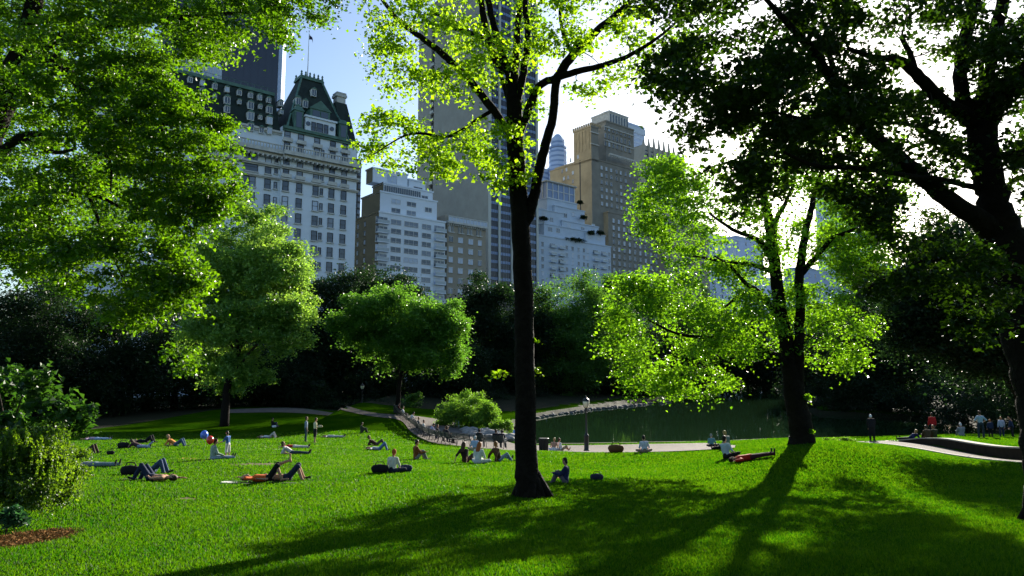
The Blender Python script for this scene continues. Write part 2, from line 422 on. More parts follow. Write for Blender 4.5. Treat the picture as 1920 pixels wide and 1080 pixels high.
def in_poly(px, py, poly):
    return sdist(px, py, np.array(poly, float)) < 0
def px_sprays(poly, n, D, dr, jit=.0, holes=(), clump=.0, shape='lens', seed=0):
    """n spray centres filling the volume whose outline in the picture is poly, D +- dr deep"""
    poly = np.array(poly, float); lo = poly.min(0); hi = poly.max(0); out = []
    r = np.random.default_rng(seed + 11)
    while len(out) < n:
        q = r.uniform(lo, hi, size=(n * 2, 2)); d = sdist(q[:, 0], q[:, 1], poly)
        ok = d < 0
        for h in holes:
            hh = np.array(h[:3], float); pr = h[3] if len(h) > 3 else .92
            e = np.hypot(q[:, 0] - hh[0], q[:, 1] - hh[1]) < hh[2]; ok &= ~(e & (r.uniform(size=len(q)) < pr))
        q = q[ok]; d = -d[ok]
        if clump:
            f = np.sin(q[:, 0] / 37 + seed) * np.sin(q[:, 1] / 23 + seed * 2.1) + .6 * np.sin(q[:, 0] / 15 - q[:, 1] / 19 + seed)
            m = r.uniform(size=len(q)) < np.clip(.55 + f * clump, .04, 1); q = q[m]; d = d[m]
        rad = .5 * min(hi - lo); th = dr * np.sqrt(np.clip(1 - (1 - np.clip(d / rad, 0, 1)) ** 2, .06, 1))
        dd = D + th * r.uniform(-1, 1, size=len(q))
        for (a, b), c in zip(q, dd): out.append(at(a, b, c))
    return np.array(out[:n])
def limb_nodes(limbs):
    P = []; Rr = []
    for pts, rads in limbs:
        pts = np.array(pts, float)
        for i in range(len(pts) - 1):
            for t in np.linspace(0, 1, 7)[:-1]:
                P.append(pts[i] * (1 - t) + pts[i+1] * t); Rr.append(rads[i] * (1 - t) + rads[i+1] * t)
        P.append(pts[-1]); Rr.append(rads[-1])
    return np.array(P), np.array(Rr)
def twigs(mb, sprays, limbs, every=1, rmax=.03, sag=.12):
    P, Rr = limb_nodes(limbs); P = list(P); Rr = list(Rr)
    order = np.argsort([min(np.linalg.norm(np.array(P) - s, axis=1)) for s in sprays])
    Pa = np.zeros((len(P) + 3 * len(sprays) + 4, 3)); Ra = np.zeros(len(Pa)); n = len(P); Pa[:n] = P; Ra[:n] = Rr
    for k, j in enumerate(order):
        if k % every: continue
        s = sprays[j]; d = np.linalg.norm(Pa[:n] - s, axis=1) + .25 * np.maximum(0, Pa[:n, 2] - s[2]); i = int(np.argmin(d))
        a = Pa[i]; L = np.linalg.norm(s - a)
        if L < .05: continue
        r0 = min(Ra[i] * .6, rmax * (.35 + .22 * L)); r0 = max(r0, .006)
        m1 = a + (s - a) * .35 + np.array([0, 0, sag * L * .6]) + rng.normal(size=3) * L * .05
        m2 = a + (s - a) * .7 + np.array([0, 0, sag * L * .5]) + rng.normal(size=3) * L * .04
        mb.tube([a, m1, m2, s], [r0, r0 * .8, r0 * .6, r0 * .3], 4, 1, cap=False)
        Pa[n] = m1; Ra[n] = r0 * .8; Pa[n+1] = m2; Ra[n+1] = r0 * .6; Pa[n+2] = s; Ra[n+2] = r0 * .4; n += 3
def crown_mesh(name, sets, tw, lm):
    """sets: list of (C,N,L,T); tw: MB with the twigs -> one mesh of leaves and twigs"""
    C = np.concatenate([s[0] for s in sets]); N = np.concatenate([s[1] for s in sets]); L = np.concatenate([s[2] for s in sets]); T = np.concatenate([s[3] for s in sets])
    V, F = leaf_geo(C, N, L); mi = np.zeros(len(F), int); at_ = np.repeat(T, 2)
    if tw is not None and tw.v:
        tv = np.array(tw.v); tf = np.array([f for f in tw.f if len(f) == 4])
        tri = np.concatenate([tf[:, [0, 1, 2]], tf[:, [0, 2, 3]]]) + len(V)
        V = np.concatenate([V, tv]); F = np.concatenate([F, tri]); mi = np.concatenate([mi, np.ones(len(tri), int)]); at_ = np.concatenate([at_, np.full(len(tri), .5)])
    return np_mesh(name, V, F, [lm, M['twig']], mi=mi, attr=at_)
def smooth_pl(pts, rads, k=5, wob=.0):
    pts = np.array(pts, float); rads = np.array(rads, float); n = len(pts)
    kk = np.linspace(0, n - 1, (n - 1) * k + 1); i = np.minimum(kk.astype(int), n - 2); t = (kk - i)[:, None]
    Lp = np.vstack([2*pts[0]-pts[1], pts, 2*pts[-1]-pts[-2]]); p0, p1, p2, p3 = Lp[i], Lp[i+1], Lp[i+2], Lp[i+3]
    q = .5*((2*p1)+(-p0+p2)*t+(2*p0-5*p1+4*p2-p3)*t*t+(-p0+3*p1-3*p2+p3)*t**3)
    r = np.interp(kk, np.arange(n), rads)
    if wob:
        q[1:-1] += rng.normal(size=q[1:-1].shape) * r[1:-1, None] * wob
    return q, r
def limb_px(pts, D0=None):
    """pts: (px, py, D, radius_m)"""
    P = [at(a, b, c) for a, b, c, r in pts]; return P, [r for *_, r in pts]
def trunk_obj(name, pts, rads, parent, base, n=14, flare=None, wob=.05, k=5):
    P, r = smooth_pl(pts, rads, k, wob)
    mb = MB(); P = P - base
    mb.tube([tuple(p) for p in P], list(r), n)
    if flare:                         # root buttresses
        for a in np.arange(0, 2 * math.pi, 2 * math.pi / 7):
            a += rng.uniform(-.3, .3); c = P[0]; L = flare * rng.uniform(.75, 1.1)
            q = [c + vec(0, 0, r[0] * 1.9), c + vec(math.cos(a) * L * .55, math.sin(a) * L * .55, r[0] * .55), c + vec(math.cos(a) * L, math.sin(a) * L, -.12)]
            q[1] = q[1] + vec(0, 0, 0); mb.tube(q, [r[0] * .30, r[0] * .30, r[0] * .12], 7)
    return mb.build(name, M['bark'], parent)
def hero(name, label, cat, trunk, limbs, sets_spec, lm, seed, flare=None, group=None, twig_every=1, leafL=.11, dens=1.0, thin=1.0):
    """a single tree given limb by limb; coordinates are (px, py, distance, radius)"""
    tp, tr = limb_px(trunk); b = tp[0].copy(); b[2] = float(gz(b[0], b[1])); tp[0] = b + vec(0, 0, -.05)
    root = empty(name, tuple(b)); tag(root, label, cat, group)
    trunk_obj('trunk', tp, tr, root, b, 16, flare)
    LP = [(tp, tr)]
    for l in limbs:
        lp, lr = limb_px(l); trunk_obj('limb', lp, lr, root, b, 9, None, .08); q, r = smooth_pl(lp, lr, 3); LP.append((list(q), list(r)))
    tw = MB(); sets = []
    for k, (poly, n, D, dr, rad, nl, opt) in enumerate(sets_spec):
        sp = px_sprays(poly, max(1, int(n * thin)), D, dr, seed=seed * 31 + k, **opt)
        twigs(tw, sp, LP, twig_every)
        sets.append(spray_leaves(sp, rad, int(nl * dens), leafL))
    me = crown_mesh('crown', sets, tw, lm)
    co = np.empty(len(me.vertices) * 3, np.float32); me.vertices.foreach_get('co', co); co = co.reshape(-1, 3) - b.astype(np.float32); me.vertices.foreach_set('co', co.ravel()); me.update()
    link('crown', me, root)
    return root

# -- slender maple standing on the lawn, its trunk through the middle of the picture
D = 15.2
hero('maple_tree', 'tall slender maple with a near black trunk rising through the middle of the view', 'tree',
  [(996,934,D,.36),(990,905,D,.27),(987,850,D,.24),(985,700,D,.222),(982,560,D,.213),(976,420,D,.208),(970,330,D,.20),(966,250,D,.19),(963,180,D,.175),(960,133,D,.15)],
  [[(978,432,D,.12),(990,405,D,.135),(1002,365,D,.12),(1008,330,D-.1,.115),(1020,283,D-.2,.11),(1037,220,D-.3,.10),(1042,157,D-.4,.095),(1053,133,D-.5,.11),(1080,97,D-.6,.10),(1120,57,D-.8,.085),(1167,17,D-1,.07),(1230,-50,D-1.2,.05),(1300,-120,D-1.4,.03)],
   [(976,248,D,.085),(993,200,D-.1,.10),(1010,163,D-.2,.09),(1040,147,D-.4,.085),(1087,133,D-.9,.07),(1130,123,D-1.2,.06),(1187,100,D-1.5,.045),(1243,63,D-1.8,.03),(1290,20,D-2,.02)],
   [(956,250,D,.09),(920,200,D+.2,.10),(873,143,D+.5,.095),(820,93,D+.8,.08),(780,63,D+1,.07),(740,30,D+1.2,.06),(690,-40,D+1.5,.035)],
   [(925,206,D+.2,.05),(897,223,D+.1,.045),(865,245,D-.2,.04),(833,257,D-.4,.035),(790,250,D-.6,.03),(753,257,D-.8,.02),(700,290,D-1,.012)],
   [(957,140,D,.10),(933,117,D+.1,.11),(917,77,D+.2,.10),(907,33,D+.3,.085),(900,-10,D+.3,.07),(880,-150,D+.4,.03)],
   [(962,150,D,.10),(945,115,D-.2,.10),(930,60,D-.3,.08),(915,-5,D-.5,.07),(900,-120,D-.6,.04)],
   [(965,150,D,.09),(968,90,D+.2,.085),(972,40,D+.3,.08),(978,-10,D+.4,.07),(990,-140,D+.5,.03)],
   [(968,200,D,.085),(980,143,D-.2,.085),(987,100,D-.3,.08),(990,60,D-.4,.07),(985,-5,D-.5,.06),(1010,-100,D-.6,.03)],
   [(905,70,D+.2,.06),(867,57,D+.5,.055),(847,50,D+.8,.045),(823,27,D+1,.04),(780,30,D+1.4,.025)],
   [(960,200,D,.08),(945,160,D+.3,.06),(935,120,D+.4,.05)],
   [(1072,100,D-.6,.05),(1055,60,D-.3,.04),(1052,10,D,.035),(1080,-5,D,.02)]],
  [([(640,-60),(760,-90),(900,-80),(1010,-60),(1010,60),(1000,180),(940,215),(860,190),(780,170),(720,130),(690,60)], 150, D, 1.9, .36, 46, dict(clump=.45)),
   ([(690,150),(720,60),(770,60),(830,130),(770,200),(700,160)], 26, D+.6, 1.0, .30, 40, dict(clump=.4)),
   ([(665,245),(700,210),(720,200),(770,215),(850,225),(960,225),(975,262),(1005,262),(1000,330),(940,352),(905,335),(885,300),(830,345),(790,330),(745,310),(700,318),(668,285)], 92, D-.3, 1.2, .30, 50, dict(clump=.4, holes=((870,300,22),(915,270,14)))),
   ([(985,-60),(1250,-90),(1330,20),(1270,110),(1180,150),(1110,180),(1045,190),(1000,160),(1000,60)], 120, D-.7, 1.6, .34, 46, dict(clump=.5, holes=((1040,120,34),(1120,20,24)))),
   ([(985,160),(1010,150),(1040,190),(1010,260),(990,340),(985,260)], 10, D, .5, .24, 36, dict()),
   ([(600,-420),(1350,-420),(1350,-60),(600,-60)], 200, D, 2.6, .55, 34, dict(clump=.3)),
   ([(908,700),(930,690),(950,705),(925,712)], 3, D, .2, .18, 22, dict()),
   ([(1004,690),(1020,700),(1010,712)], 2, D, .2, .14, 18, dict()),
   ([(998,620),(1010,640),(1004,655)], 1, D, .1, .1, 12, dict())],
  M['leaf_back'], 3, flare=.50, leafL=.092, dens=1.25, thin=.85)

# -- forked tree between lawn and pond
D = 27.0
hero('forked_tree', 'wide bright green tree with a forked black trunk at the crest by the pond', 'tree',
  [(1504,835,D,.52),(1504,815,D,.45),(1498,780,D,.42),(1490,742,D,.40),(1484,690,D,.37),(1474,639,D,.27),(1463,579,D,.25),(1454,507,D,.23),(1447,451,D,.22),(1441,411,D,.19),(1432,370,D,.15),(1425,320,D,.11),(1418,270,D,.07),(1405,220,D,.03)],
  [[(1492,735,D,.28),(1497,690,D-.2,.22),(1498,639,D-.3,.19),(1501,571,D-.4,.18),(1500,507,D-.5,.17),(1511,434,D-.6,.14),(1521,395,D-.7,.12),(1530,350,D-.8,.08),(1545,310,D-1,.04)],
   [(1502,514,D-.5,.13),(1531,481,D-.8,.10),(1561,447,D-1.2,.09),(1583,438,D-1.6,.07),(1620,420,D-2,.03)],
   [(1448,455,D,.14),(1456,411,D+.4,.11),(1470,386,D+.7,.09),(1490,340,D+1,.05)],
   [(1446,486,D,.12),(1432,462,D-.5,.11),(1416,447,D-.9,.10),(1373,430,D-1.5,.07),(1330,400,D-2,.04)],
   [(1451,512,D,.10),(1442,507,D-.3,.095),(1399,494,D-1.3,.08),(1356,490,D-2,.06),(1300,480,D-3,.03)],
   [(1462,600,D,.12),(1452,585,D-.4,.11),(1425,549,D-1.2,.10),(1399,532,D-1.8,.08),(1370,500,D-2.4,.05),(1340,480,D-3,.03)],
   [(1425,549,D-1.2,.06),(1390,552,D-1.8,.05),(1360,575,D-2.4,.04)],
   [(1481,690,D,.13),(1463,673,D-.4,.12),(1433,652,D-1,.10),(1399,635,D-1.6,.085),(1330,633,D-2.6,.07),(1271,626,D-3.4,.05),(1215,600,D-4,.03)],
   [(1497,650,D-.3,.07),(1540,610,D+.6,.06),(1590,590,D+1.4,.04),(1640,580,D+2,.02)]],
  [([(1190,420),(1203,310),(1235,288),(1290,282),(1330,330),(1340,430),(1300,480),(1240,470)], 150, D-1.5, 2.2, .50, 44, dict(clump=.3)),
   ([(1330,440),(1340,330),(1400,280),(1470,300),(1560,330),(1640,370),(1650,470),(1600,490),(1540,480),(1500,540),(1440,560),(1360,520)], 210, D, 3.2, .52, 42, dict(clump=.55, holes=((1395,440,30),(1560,500,20)))),
   ([(1145,520),(1220,500),(1290,470),(1390,500),(1440,560),(1440,660),(1400,690),(1350,735),(1300,755),(1240,740),(1190,750),(1165,700),(1125,660),(1135,590)], 330, D-1.8, 3.0, .50, 44, dict(clump=.45, holes=((1400,700,30),))),
   ([(1440,560),(1500,520),(1600,560),(1645,590),(1620,640),(1625,700),(1560,690),(1500,670),(1440,640)], 130, D+.4, 2.6, .50, 42, dict(clump=.55)),
   ([(1380,330),(1400,190),(1520,130),(1660,190),(1720,330),(1690,430),(1560,400)], 130, D+2.0, 2.6, .6, 44, dict(clump=.4)),
   ([(1540,420),(1660,390),(1660,480),(1630,540),(1560,520)], 190, D+3.0, 2.6, .55, 50, dict(clump=.3)),
   ([(1505,735),(1520,745),(1522,760),(1508,755)], 3, D-.4, .15, .15, 26, dict()),
   ([(1519,800),(1528,808),(1522,815)], 1, D-.5, .1, .1, 18, dict())],
  M['leaf_maple'], 5, flare=.5, leafL=.122, dens=1.35)

# -- big dark tree leaning in from the right edge
D = 12.0
hero('leaning_tree', 'massive black silhouetted tree leaning in at the right edge', 'tree',
  [(2000,960,D,.56),(1985,890,D,.50),(1974,800,D,.48),(1953,700,D,.46),(1926,600,D,.43),(1898,500,D,.40),(1875,430,D,.33),(1862,380,D,.25),(1848,310,D,.235),(1840,240,D,.24),(1836,200,D,.22)],
  [[(1870,440,D,.24),(1825,405,D-.2,.165),(1763,362,D-.4,.145),(1713,319,D-.6,.13),(1647,264,D-.8,.12),(1604,222,D-1,.11),(1560,150,D-1.2,.09),(1518,89,D-1.4,.07),(1472,39,D-1.6,.05),(1420,-20,D-1.8,.03)],
   [(1842,235,D,.17),(1802,212,D-.2,.14),(1763,188,D-.4,.12),(1724,144,D-.7,.10),(1685,113,D-1,.08),(1638,108,D-1.3,.05),(1590,90,D-1.5,.03)],
   [(1716,136,D-.7,.06),(1706,100,D-.7,.05),(1690,70,D-.7,.04)],
   [(1836,215,D,.17),(1806,187,D+.1,.13),(1802,109,D+.2,.12),(1818,39,D+.3,.11),(1830,-30,D+.4,.09),(1800,-200,D+.4,.04)],
   [(1840,220,D,.18),(1850,150,D+.3,.14),(1862,80,D+.4,.13),(1880,0,D+.5,.11),(1900,-150,D+.5,.05)],
   [(1846,240,D,.20),(1872,190,D-.2,.17),(1905,150,D-.4,.16),(1960,90,D-.6,.13),(2040,0,D-1,.08)],
   [(1836,352,D,.06),(1800,345,D-.4,.05),(1751,334,D-.9,.045),(1705,330,D-1.2,.04),(1608,315,D-1.8,.035),(1530,311,D-2.2,.03),(1470,285,D-2.5,.02)],
   [(1840,310,D,.09),(1802,293,D+.4,.07),(1763,266,D+.8,.06),(1740,245,D+1,.05),(1690,232,D+1.3,.04),(1620,230,D+1.8,.02)],
   [(1605,224,D-1,.06),(1570,215,D-1.4,.05),(1520,225,D-1.8,.035),(1450,210,D-2.2,.02)],
   [(1590,210,D-1,.07),(1560,120,D-.6,.05),(1549,60,D-.4,.04)],
   [(1890,480,D,.09),(1840,470,D-.8,.06),(1780,480,D-1.4,.045),(1700,500,D-2,.03),(1620,545,D-2.4,.015)],
   [(1905,540,D,.06),(1870,550,D-1,.045),(1830,600,D-1.6,.03)],
   [(1862,300,D,.07),(1885,290,D-.4,.06),(1930,285,D-.8,.05)]],
  [([(1210,170),(1225,110),(1300,60),(1420,70),(1560,60),(1660,120),(1660,230),(1600,270),(1540,300),(1480,300),(1440,250),(1380,230),(1300,225),(1240,190)], 250, D-1.2, 1.9, .34, 52, dict(clump=.42, holes=((1600,160,12),(1505,110,16),(1560,290,14)))),
   ([(1200,60),(1180,-40),(1400,-80),(1700,-90),(1920,-90),(1960,60),(1880,120),(1800,90),(1730,110),(1690,60),(1560,50),(1400,60),(1300,50)], 220, D-.4, 1.9, .34, 50, dict(clump=.5, holes=((1395,30,26),(1860,10,14),(1630,35,20)))),
   ([(1280,240),(1330,215),(1460,260),(1540,300),(1700,250),(1730,300),(1690,370),(1580,370),(1500,345),(1450,400),(1390,410),(1350,380),(1320,300)], 88, D-1.2, 1.5, .30, 44, dict(clump=.6, holes=((1355,285,38),(1440,260,14)))),
   ([(1640,180),(1720,140),(1790,190),(1830,300),(1790,360),(1700,340),(1660,290)], 60, D, 1.3, .30, 44, dict(clump=.5, holes=((1760,150,26),(1770,300,16)))),
   ([(1760,60),(1940,60),(1960,260),(1890,320),(1860,210),(1810,130)], 80, D, 1.3, .32, 46, dict(clump=.45)),
   ([(1580,370),(1660,360),(1740,380),(1760,420),(1700,455),(1640,440),(1590,410)], 30, D-1.2, .8, .26, 40, dict(clump=.5)),
   ([(1590,560),(1640,500),(1700,460),(1780,430),(1860,470),(1900,520),(1890,600),(1850,620),(1790,610),(1800,560),(1740,540),(1680,545),(1610,590)], 62, D-1.8, 1.0, .28, 46, dict(clump=.4)),
   ([(1770,570),(1800,580),(1850,630),(1860,640),(1830,645),(1790,610)], 12, D-1.8, .5, .20, 36, dict()),
   ([(1880,260),(1960,240),(1960,420),(1890,330)], 18, D-.6, .8, .26, 42, dict()),
   ([(1200,-480),(2300,-480),(2300,-60),(1200,-60)], 330, D, 2.6, .55, 34, dict(clump=.3)),
   ([(760,-900),(2700,-900),(2700,-170),(760,-170)], 520, D-5.2, 2.8, .6, 44, dict(clump=.15)),  # unseen overhead canopy added to cut sky light on the lawn
   ([(1940,-60),(2350,-60),(2350,420),(1990,480)], 130, D, 2.4, .5, 38, dict(clump=.3))],
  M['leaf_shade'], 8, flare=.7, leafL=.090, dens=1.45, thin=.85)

# -- the big maple that fills the upper left
D = 14.5
hero('spreading_maple', 'spreading sunlit maple filling the upper left corner with layered bright green leaves', 'tree',
  [(-150,900,16,.55),(-140,800,16,.42),(-110,600,16,.38),(-70,400,16,.34),(-20,250,16,.30),(20,150,16,.26),(60,30,16,.20),(90,-150,16,.1)],
  [[(0,200,16,.20),(60,120,15.6,.16),(105,112,15.4,.13),(160,172,15,.10),(195,190,14.8,.085),(240,207,14.6,.07),(300,232,14.3,.055),(380,215,14,.03)],
   [(150,165,15,.06),(152,230,14.6,.045),(165,275,14.4,.035),(205,300,14.2,.03),(208,360,14,.015)],
   [(-60,380,16,.2),(20,270,15.5,.10),(70,250,15,.07),(110,252,14.7,.05),(150,250,14.5,.02)],
   [(-90,500,16,.22),(10,400,15.3,.12),(60,385,15,.09),(120,372,14.7,.07),(165,362,14.4,.05),(230,390,14.1,.03)],
   [(-60,350,16,.2),(0,290,15.6,.12),(40,262,15.3,.08),(100,285,15,.05),(140,280,14.8,.03)],
   [(40,100,16,.18),(150,60,15.4,.10),(260,40,14.8,.07),(380,30,14.3,.05),(500,20,13.8,.03)],
   [(300,232,14.3,.035),(320,290,14,.025),(350,330,13.8,.015)],
   [(165,362,14.4,.04),(200,450,14,.035),(230,520,13.8,.02)],
   [(80,380,15,.05),(120,470,14.4,.04),(190,540,14,.02)]],
  [([(100,-60),(300,-90),(640,-60),(638,0),(600,48),(545,38),(535,80),(500,90),(455,72),(410,110),(320,122),(240,115),(160,85)], 260, D, 2.0, .34, 54, dict(clump=.35)),
   ([(140,110),(240,105),(310,120),(315,150),(380,180),(425,225),(447,250),(440,300),(436,330),(452,365),(400,395),(330,365),(260,330),(180,280),(150,200)], 210, D-.6, 1.5, .30, 56, dict(clump=.28, holes=((300,372,18),))),
   ([(0,300),(60,200),(150,190),(180,290),(290,380),(330,420),(340,440),(300,470),(200,450),(100,420),(0,420)], 130, D, 1.7, .32, 52, dict(clump=.5, holes=((40,260,34,.85),(90,400,24,.8)))),
   ([(250,350),(330,360),(450,372),(420,400),(390,425),(340,470),(270,450)], 46, D-1.0, .9, .28, 52, dict(clump=.3)),
   ([(0,420),(120,420),(260,450),(340,470),(385,500),(365,590),(330,570),(300,622),(240,605),(150,560),(90,520),(0,500)], 175, D-.8, 1.4, .30, 52, dict(clump=.42, holes=((215,545,18),))),
   ([(-60,-60),(130,-60),(150,90),(60,200),(-60,250)], 110, D+2, 1.6, .45, 50, dict(clump=.2)),
   ([(-60,-60),(270,-60),(310,100),(260,380),(200,480),(-60,490)], 330, D+3.6, 1.6, .45, 50, dict(clump=.15, holes=((300,372,26),))),
   ([(0,60),(120,20),(150,100),(100,180),(0,200)], 40, D-.5, 1.2, .30, 44, dict(clump=.4)),
   ([(-260,-100),(-20,-100),(-20,480),(-260,480)], 170, D+1, 2.4, .5, 46, dict(clump=.2)),
   ([(-900,-900),(740,-900),(740,-180),(-900,-180)], 400, D-6.5, 2.8, .6, 40, dict(clump=.15)),  # unseen crown reach over the camera, added to dim the near lawn
   ([(-200,-460),(620,-460),(640,-60),(-200,-60)], 260, D+.5, 2.6, .55, 36, dict(clump=.2)),
   ([(300,690),(330,640),(370,650),(380,680),(360,700),(320,695)], 9, D-1, .5, .22, 24, dict())],
  M['leaf_left'], 12, flare=.8, leafL=.082, dens=2.3, thin=.95)
# ------------------------------------------------------------------ trees and bushes beyond the lawn
def blob_tree(name, label, lobes, D, lm, n, nl, leafL, trunk=None, tr=.3, group=None, cat='tree', rad=None, inner=.35, seed=1, depth=1.0, spiky=False, limbs_n=5):
    """lobes: (px, py, rx, ry) ellipses at distance D; sprays sit mostly near the surface of the lobes, as leaves do"""
    r = np.random.default_rng(seed); P = []
    tot = sum(l[2] * l[3] for l in lobes)
    C0 = []
    for l in lobes:
        lx, ly, rx, ry = l[:4]; dd = D + (l[4] if len(l) > 4 else 0)
        c = at(lx, ly, dd); s = dd / FPX; k = max(3, int(n * rx * ry / tot))
        u = r.normal(size=(k, 3)); u /= np.linalg.norm(u, axis=1)[:, None]
        q = np.where(r.uniform(size=k) < inner, r.uniform(.25, .85, k), r.uniform(.82, 1.06, k))
        az = np.arctan2(u[:, 1], u[:, 0]); lump = 1 + .10 * np.sin(3 * az + seed) * u[:, 2] + .09 * np.sin(5 * az + 4 * u[:, 2] + seed * 1.7) + .07 * np.sin(9 * u[:, 2] + 2 * az)
        Q = c + u * (q * lump)[:, None] * np.array([rx * s, max(rx, ry) * s * .9 * depth, ry * s])
        if k > 24:                      # gather the sprays into boughs
            m_ = max(4, k // 11); ctr = Q[:m_] ; j = r.integers(0, m_, k); Q = np.where((r.uniform(size=k) < .78)[:, None], ctr[j] + r.normal(size=(k, 3)) * np.array([.12, .12, .075]) * min(rx, ry) * s, Q)
        P.append(Q); C0.append(c)
    P = np.concatenate(P)
    b = C0[0].copy()
    if trunk: b = np.array([*at(trunk, 700, D)[:2], 0.])
    b[2] = float(gz(b[0], b[1])); P = P[P[:, 2] > b[2] + .05]
    root = empty(name, tuple(b)); tag(root, label, cat, group)
    top = max(c[2] for c in C0)
    cc = np.mean(C0, 0)
    hh_ = cc - b; pts = [b + vec(0, 0, -.3), b + hh_ * np.array([.06, .06, .33]), b + hh_ * np.array([.45, .45, .66]), cc]
    LP = [(pts, [tr * 1.25, tr * .95, tr * .7, tr * .4])]
    if name.endswith('tree'):
        trunk_obj('trunk', pts, [tr * 1.3, tr, tr * .75, tr * .4], root, b, 10)
    lim = MB()
    hi = P[r.choice(len(P), size=min(len(P), limbs_n), replace=False)]
    for h in hi:
        a0 = pts[1] + (pts[2] - pts[1]) * r.uniform(0, 1); m = a0 + (h - a0) * .5 + vec(0, 0, .08 * np.linalg.norm(h - a0))
        LP.append(([a0, m, h], [tr * .45, tr * .3, tr * .1]))
        q, rr = smooth_pl([a0, m, h], [tr * .45, tr * .3, tr * .1], 3); lim.tube([tuple(x - 0) for x in q], list(rr), 6, 1, cap=False)
    rad = rad or .07 * max(l[2] for l in lobes) * D / FPX + .35
    s = spray_leaves(P, rad * r.uniform(.7, 1.2, len(P)), nl, leafL, flat=.55)
    if spiky: s[1][:, 2] *= .35; s[1][:] /= np.linalg.norm(s[1], axis=1)[:, None]
    me = crown_mesh('crown' if name.endswith('tree') else 'foliage', [s], lim, lm)
    co = np.empty(len(me.vertices) * 3, np.float32); me.vertices.foreach_get('co', co); co = co.reshape(-1, 3) - b.astype(np.float32); me.vertices.foreach_set('co', co.ravel()); me.update()
    link('crown' if name.endswith('tree') else 'foliage', me, root)
    return root
BT = blob_tree
M['leaf_dusty'] = leaf_mat('dusty_leaves', (.11,.23,.06), (.32,.58,.06), .45, .40, .5)  # dusty green, brightened in place of sunlight the crown misses
BT('broad_tree', 'broad dusty green tree domed in front of the pale hotel', [(470,480,92,98),(515,545,72,88,-1),(420,545,80,100,1),(475,610,95,62),(545,600,40,52,-1.5),(560,500,28,48),(400,640,60,50,2),(440,690,70,40,1)], 70, M['leaf_dusty'], 2700, 46, .25, 425, .36, seed=4, rad=.8, inner=.4)
BT('round_tree', 'round bright green lawn tree in front of the white balconied apartment block', [(745,600,90,58),(800,620,68,58,-1),(690,610,55,52,1),(775,655,72,38,-1),(836,668,34,30,-2),(840,610,34,40)], 85, M['leaf_bright'], 1900, 60, .25, 747, .26, seed=9, rad=1.0, inner=.4)
G1 = 'dark trees behind the lawn and pond'
bt = [
 ('dark evergreen tree between the broad dusty tree and the round bright tree', [(640,565,70,62),(610,640,70,75),(660,690,80,60)], 112, 'leaf_dark', 520, .36, 640),
 ('dark flat topped tree at the foot of the white apartment block', [(715,540,62,42),(735,590,80,60),(700,680,90,70)], 122, 'leaf_dark', 520, .38, 720),
 ('dark tree with a pointed crown in front of the brown stone apartment house', [(915,572,50,58),(885,600,40,60),(905,640,66,70),(925,700,70,56)], 132, 'leaf_dark', 520, .38, 915),
 ('dark tree mostly behind the slender black trunk', [(985,590,48,52),(990,650,62,70),(985,715,66,44)], 138, 'leaf_dark', 420, .38, 990),
 ('large tree with a paler sunlit dome on the far bank, right of the black trunk', [(1072,575,62,60),(1080,640,80,70),(1060,700,74,50)], 140, 'leaf_mid', 640, .36, 1070),
 ('tree half hidden behind the left edge of the forked tree crown', [(1135,560,36,40),(1140,630,50,80)], 152, 'leaf_mid', 380, .38, 1140),
 ('low spreading dark tree overhanging the far left bank of the pond', [(1120,690,74,44),(1160,715,60,34)], 150, 'leaf_dark', 340, .34, 1125),
 ('dark tree seen under the left part of the forked tree, above the pond bank', [(1230,640,90,90),(1225,705,80,38)], 190, 'leaf_dark', 420, .5, 1230),
 ('dark tree seen through the middle of the forked tree crown', [(1340,640,90,90),(1340,695,80,36)], 215, 'leaf_dark', 420, .52, 1340),
 ('dark tree directly behind the two black forks of the trunk', [(1450,645,90,85),(1460,695,80,32)], 215, 'leaf_dark', 420, .52, 1450),
 ('dense dark tree right of the forked trunk at the water edge', [(1570,650,80,80),(1560,715,95,56)], 118, 'leaf_dark', 520, .34, 1570),
 ('dark tree with grey green sunlit top below the distant right towers', [(1660,610,90,90),(1650,690,100,70),(1720,640,70,90)], 96, 'leaf_dark', 760, .28, 1660),
 ('tall olive green tree just left of the leaning black trunk', [(1775,500,78,78),(1800,590,98,80),(1865,650,80,50),(1740,600,60,60)], 34, 'leaf_dark', 900, .15, 1925),
 ('dark tree behind the leaning black trunk at the right edge', [(1905,490,70,90),(1930,600,100,100),(1900,700,110,80)], 66, 'leaf_dark', 700, .2, 1915),
 ('black shaded tree beneath the spreading maple at the far left', [(40,610,120,100),(60,700,130,76)], 78, 'leaf_dark', 700, .24, 40),
 ('black shaded tree second from the left edge under the maple', [(190,640,110,80),(200,705,120,60)], 86, 'leaf_dark', 600, .25, 190),
 ('black shaded tree left of the broad dusty tree', [(330,640,100,90),(330,710,110,56)], 96, 'leaf_dark', 600, .27, 330),
 ('black shaded tree behind the trunk of the broad dusty tree', [(470,690,110,60),(510,720,90,46)], 104, 'leaf_dark', 520, .28, 480),
 ('dark tree above the bench row between round bright tree and sunlit bush', [(840,690,70,60),(850,735,70,36)], 116, 'leaf_dark', 420, .3, 845),
]
for k, (lab, lobes, D, lmn, n, lL, tpx) in enumerate(bt):
    BT('dark_tree', lab, lobes, D, M[lmn], int(n * 1.9), 50, lL, tpx, .4, G1, seed=20 + k, rad=1.0 + D * .006, inner=.3)
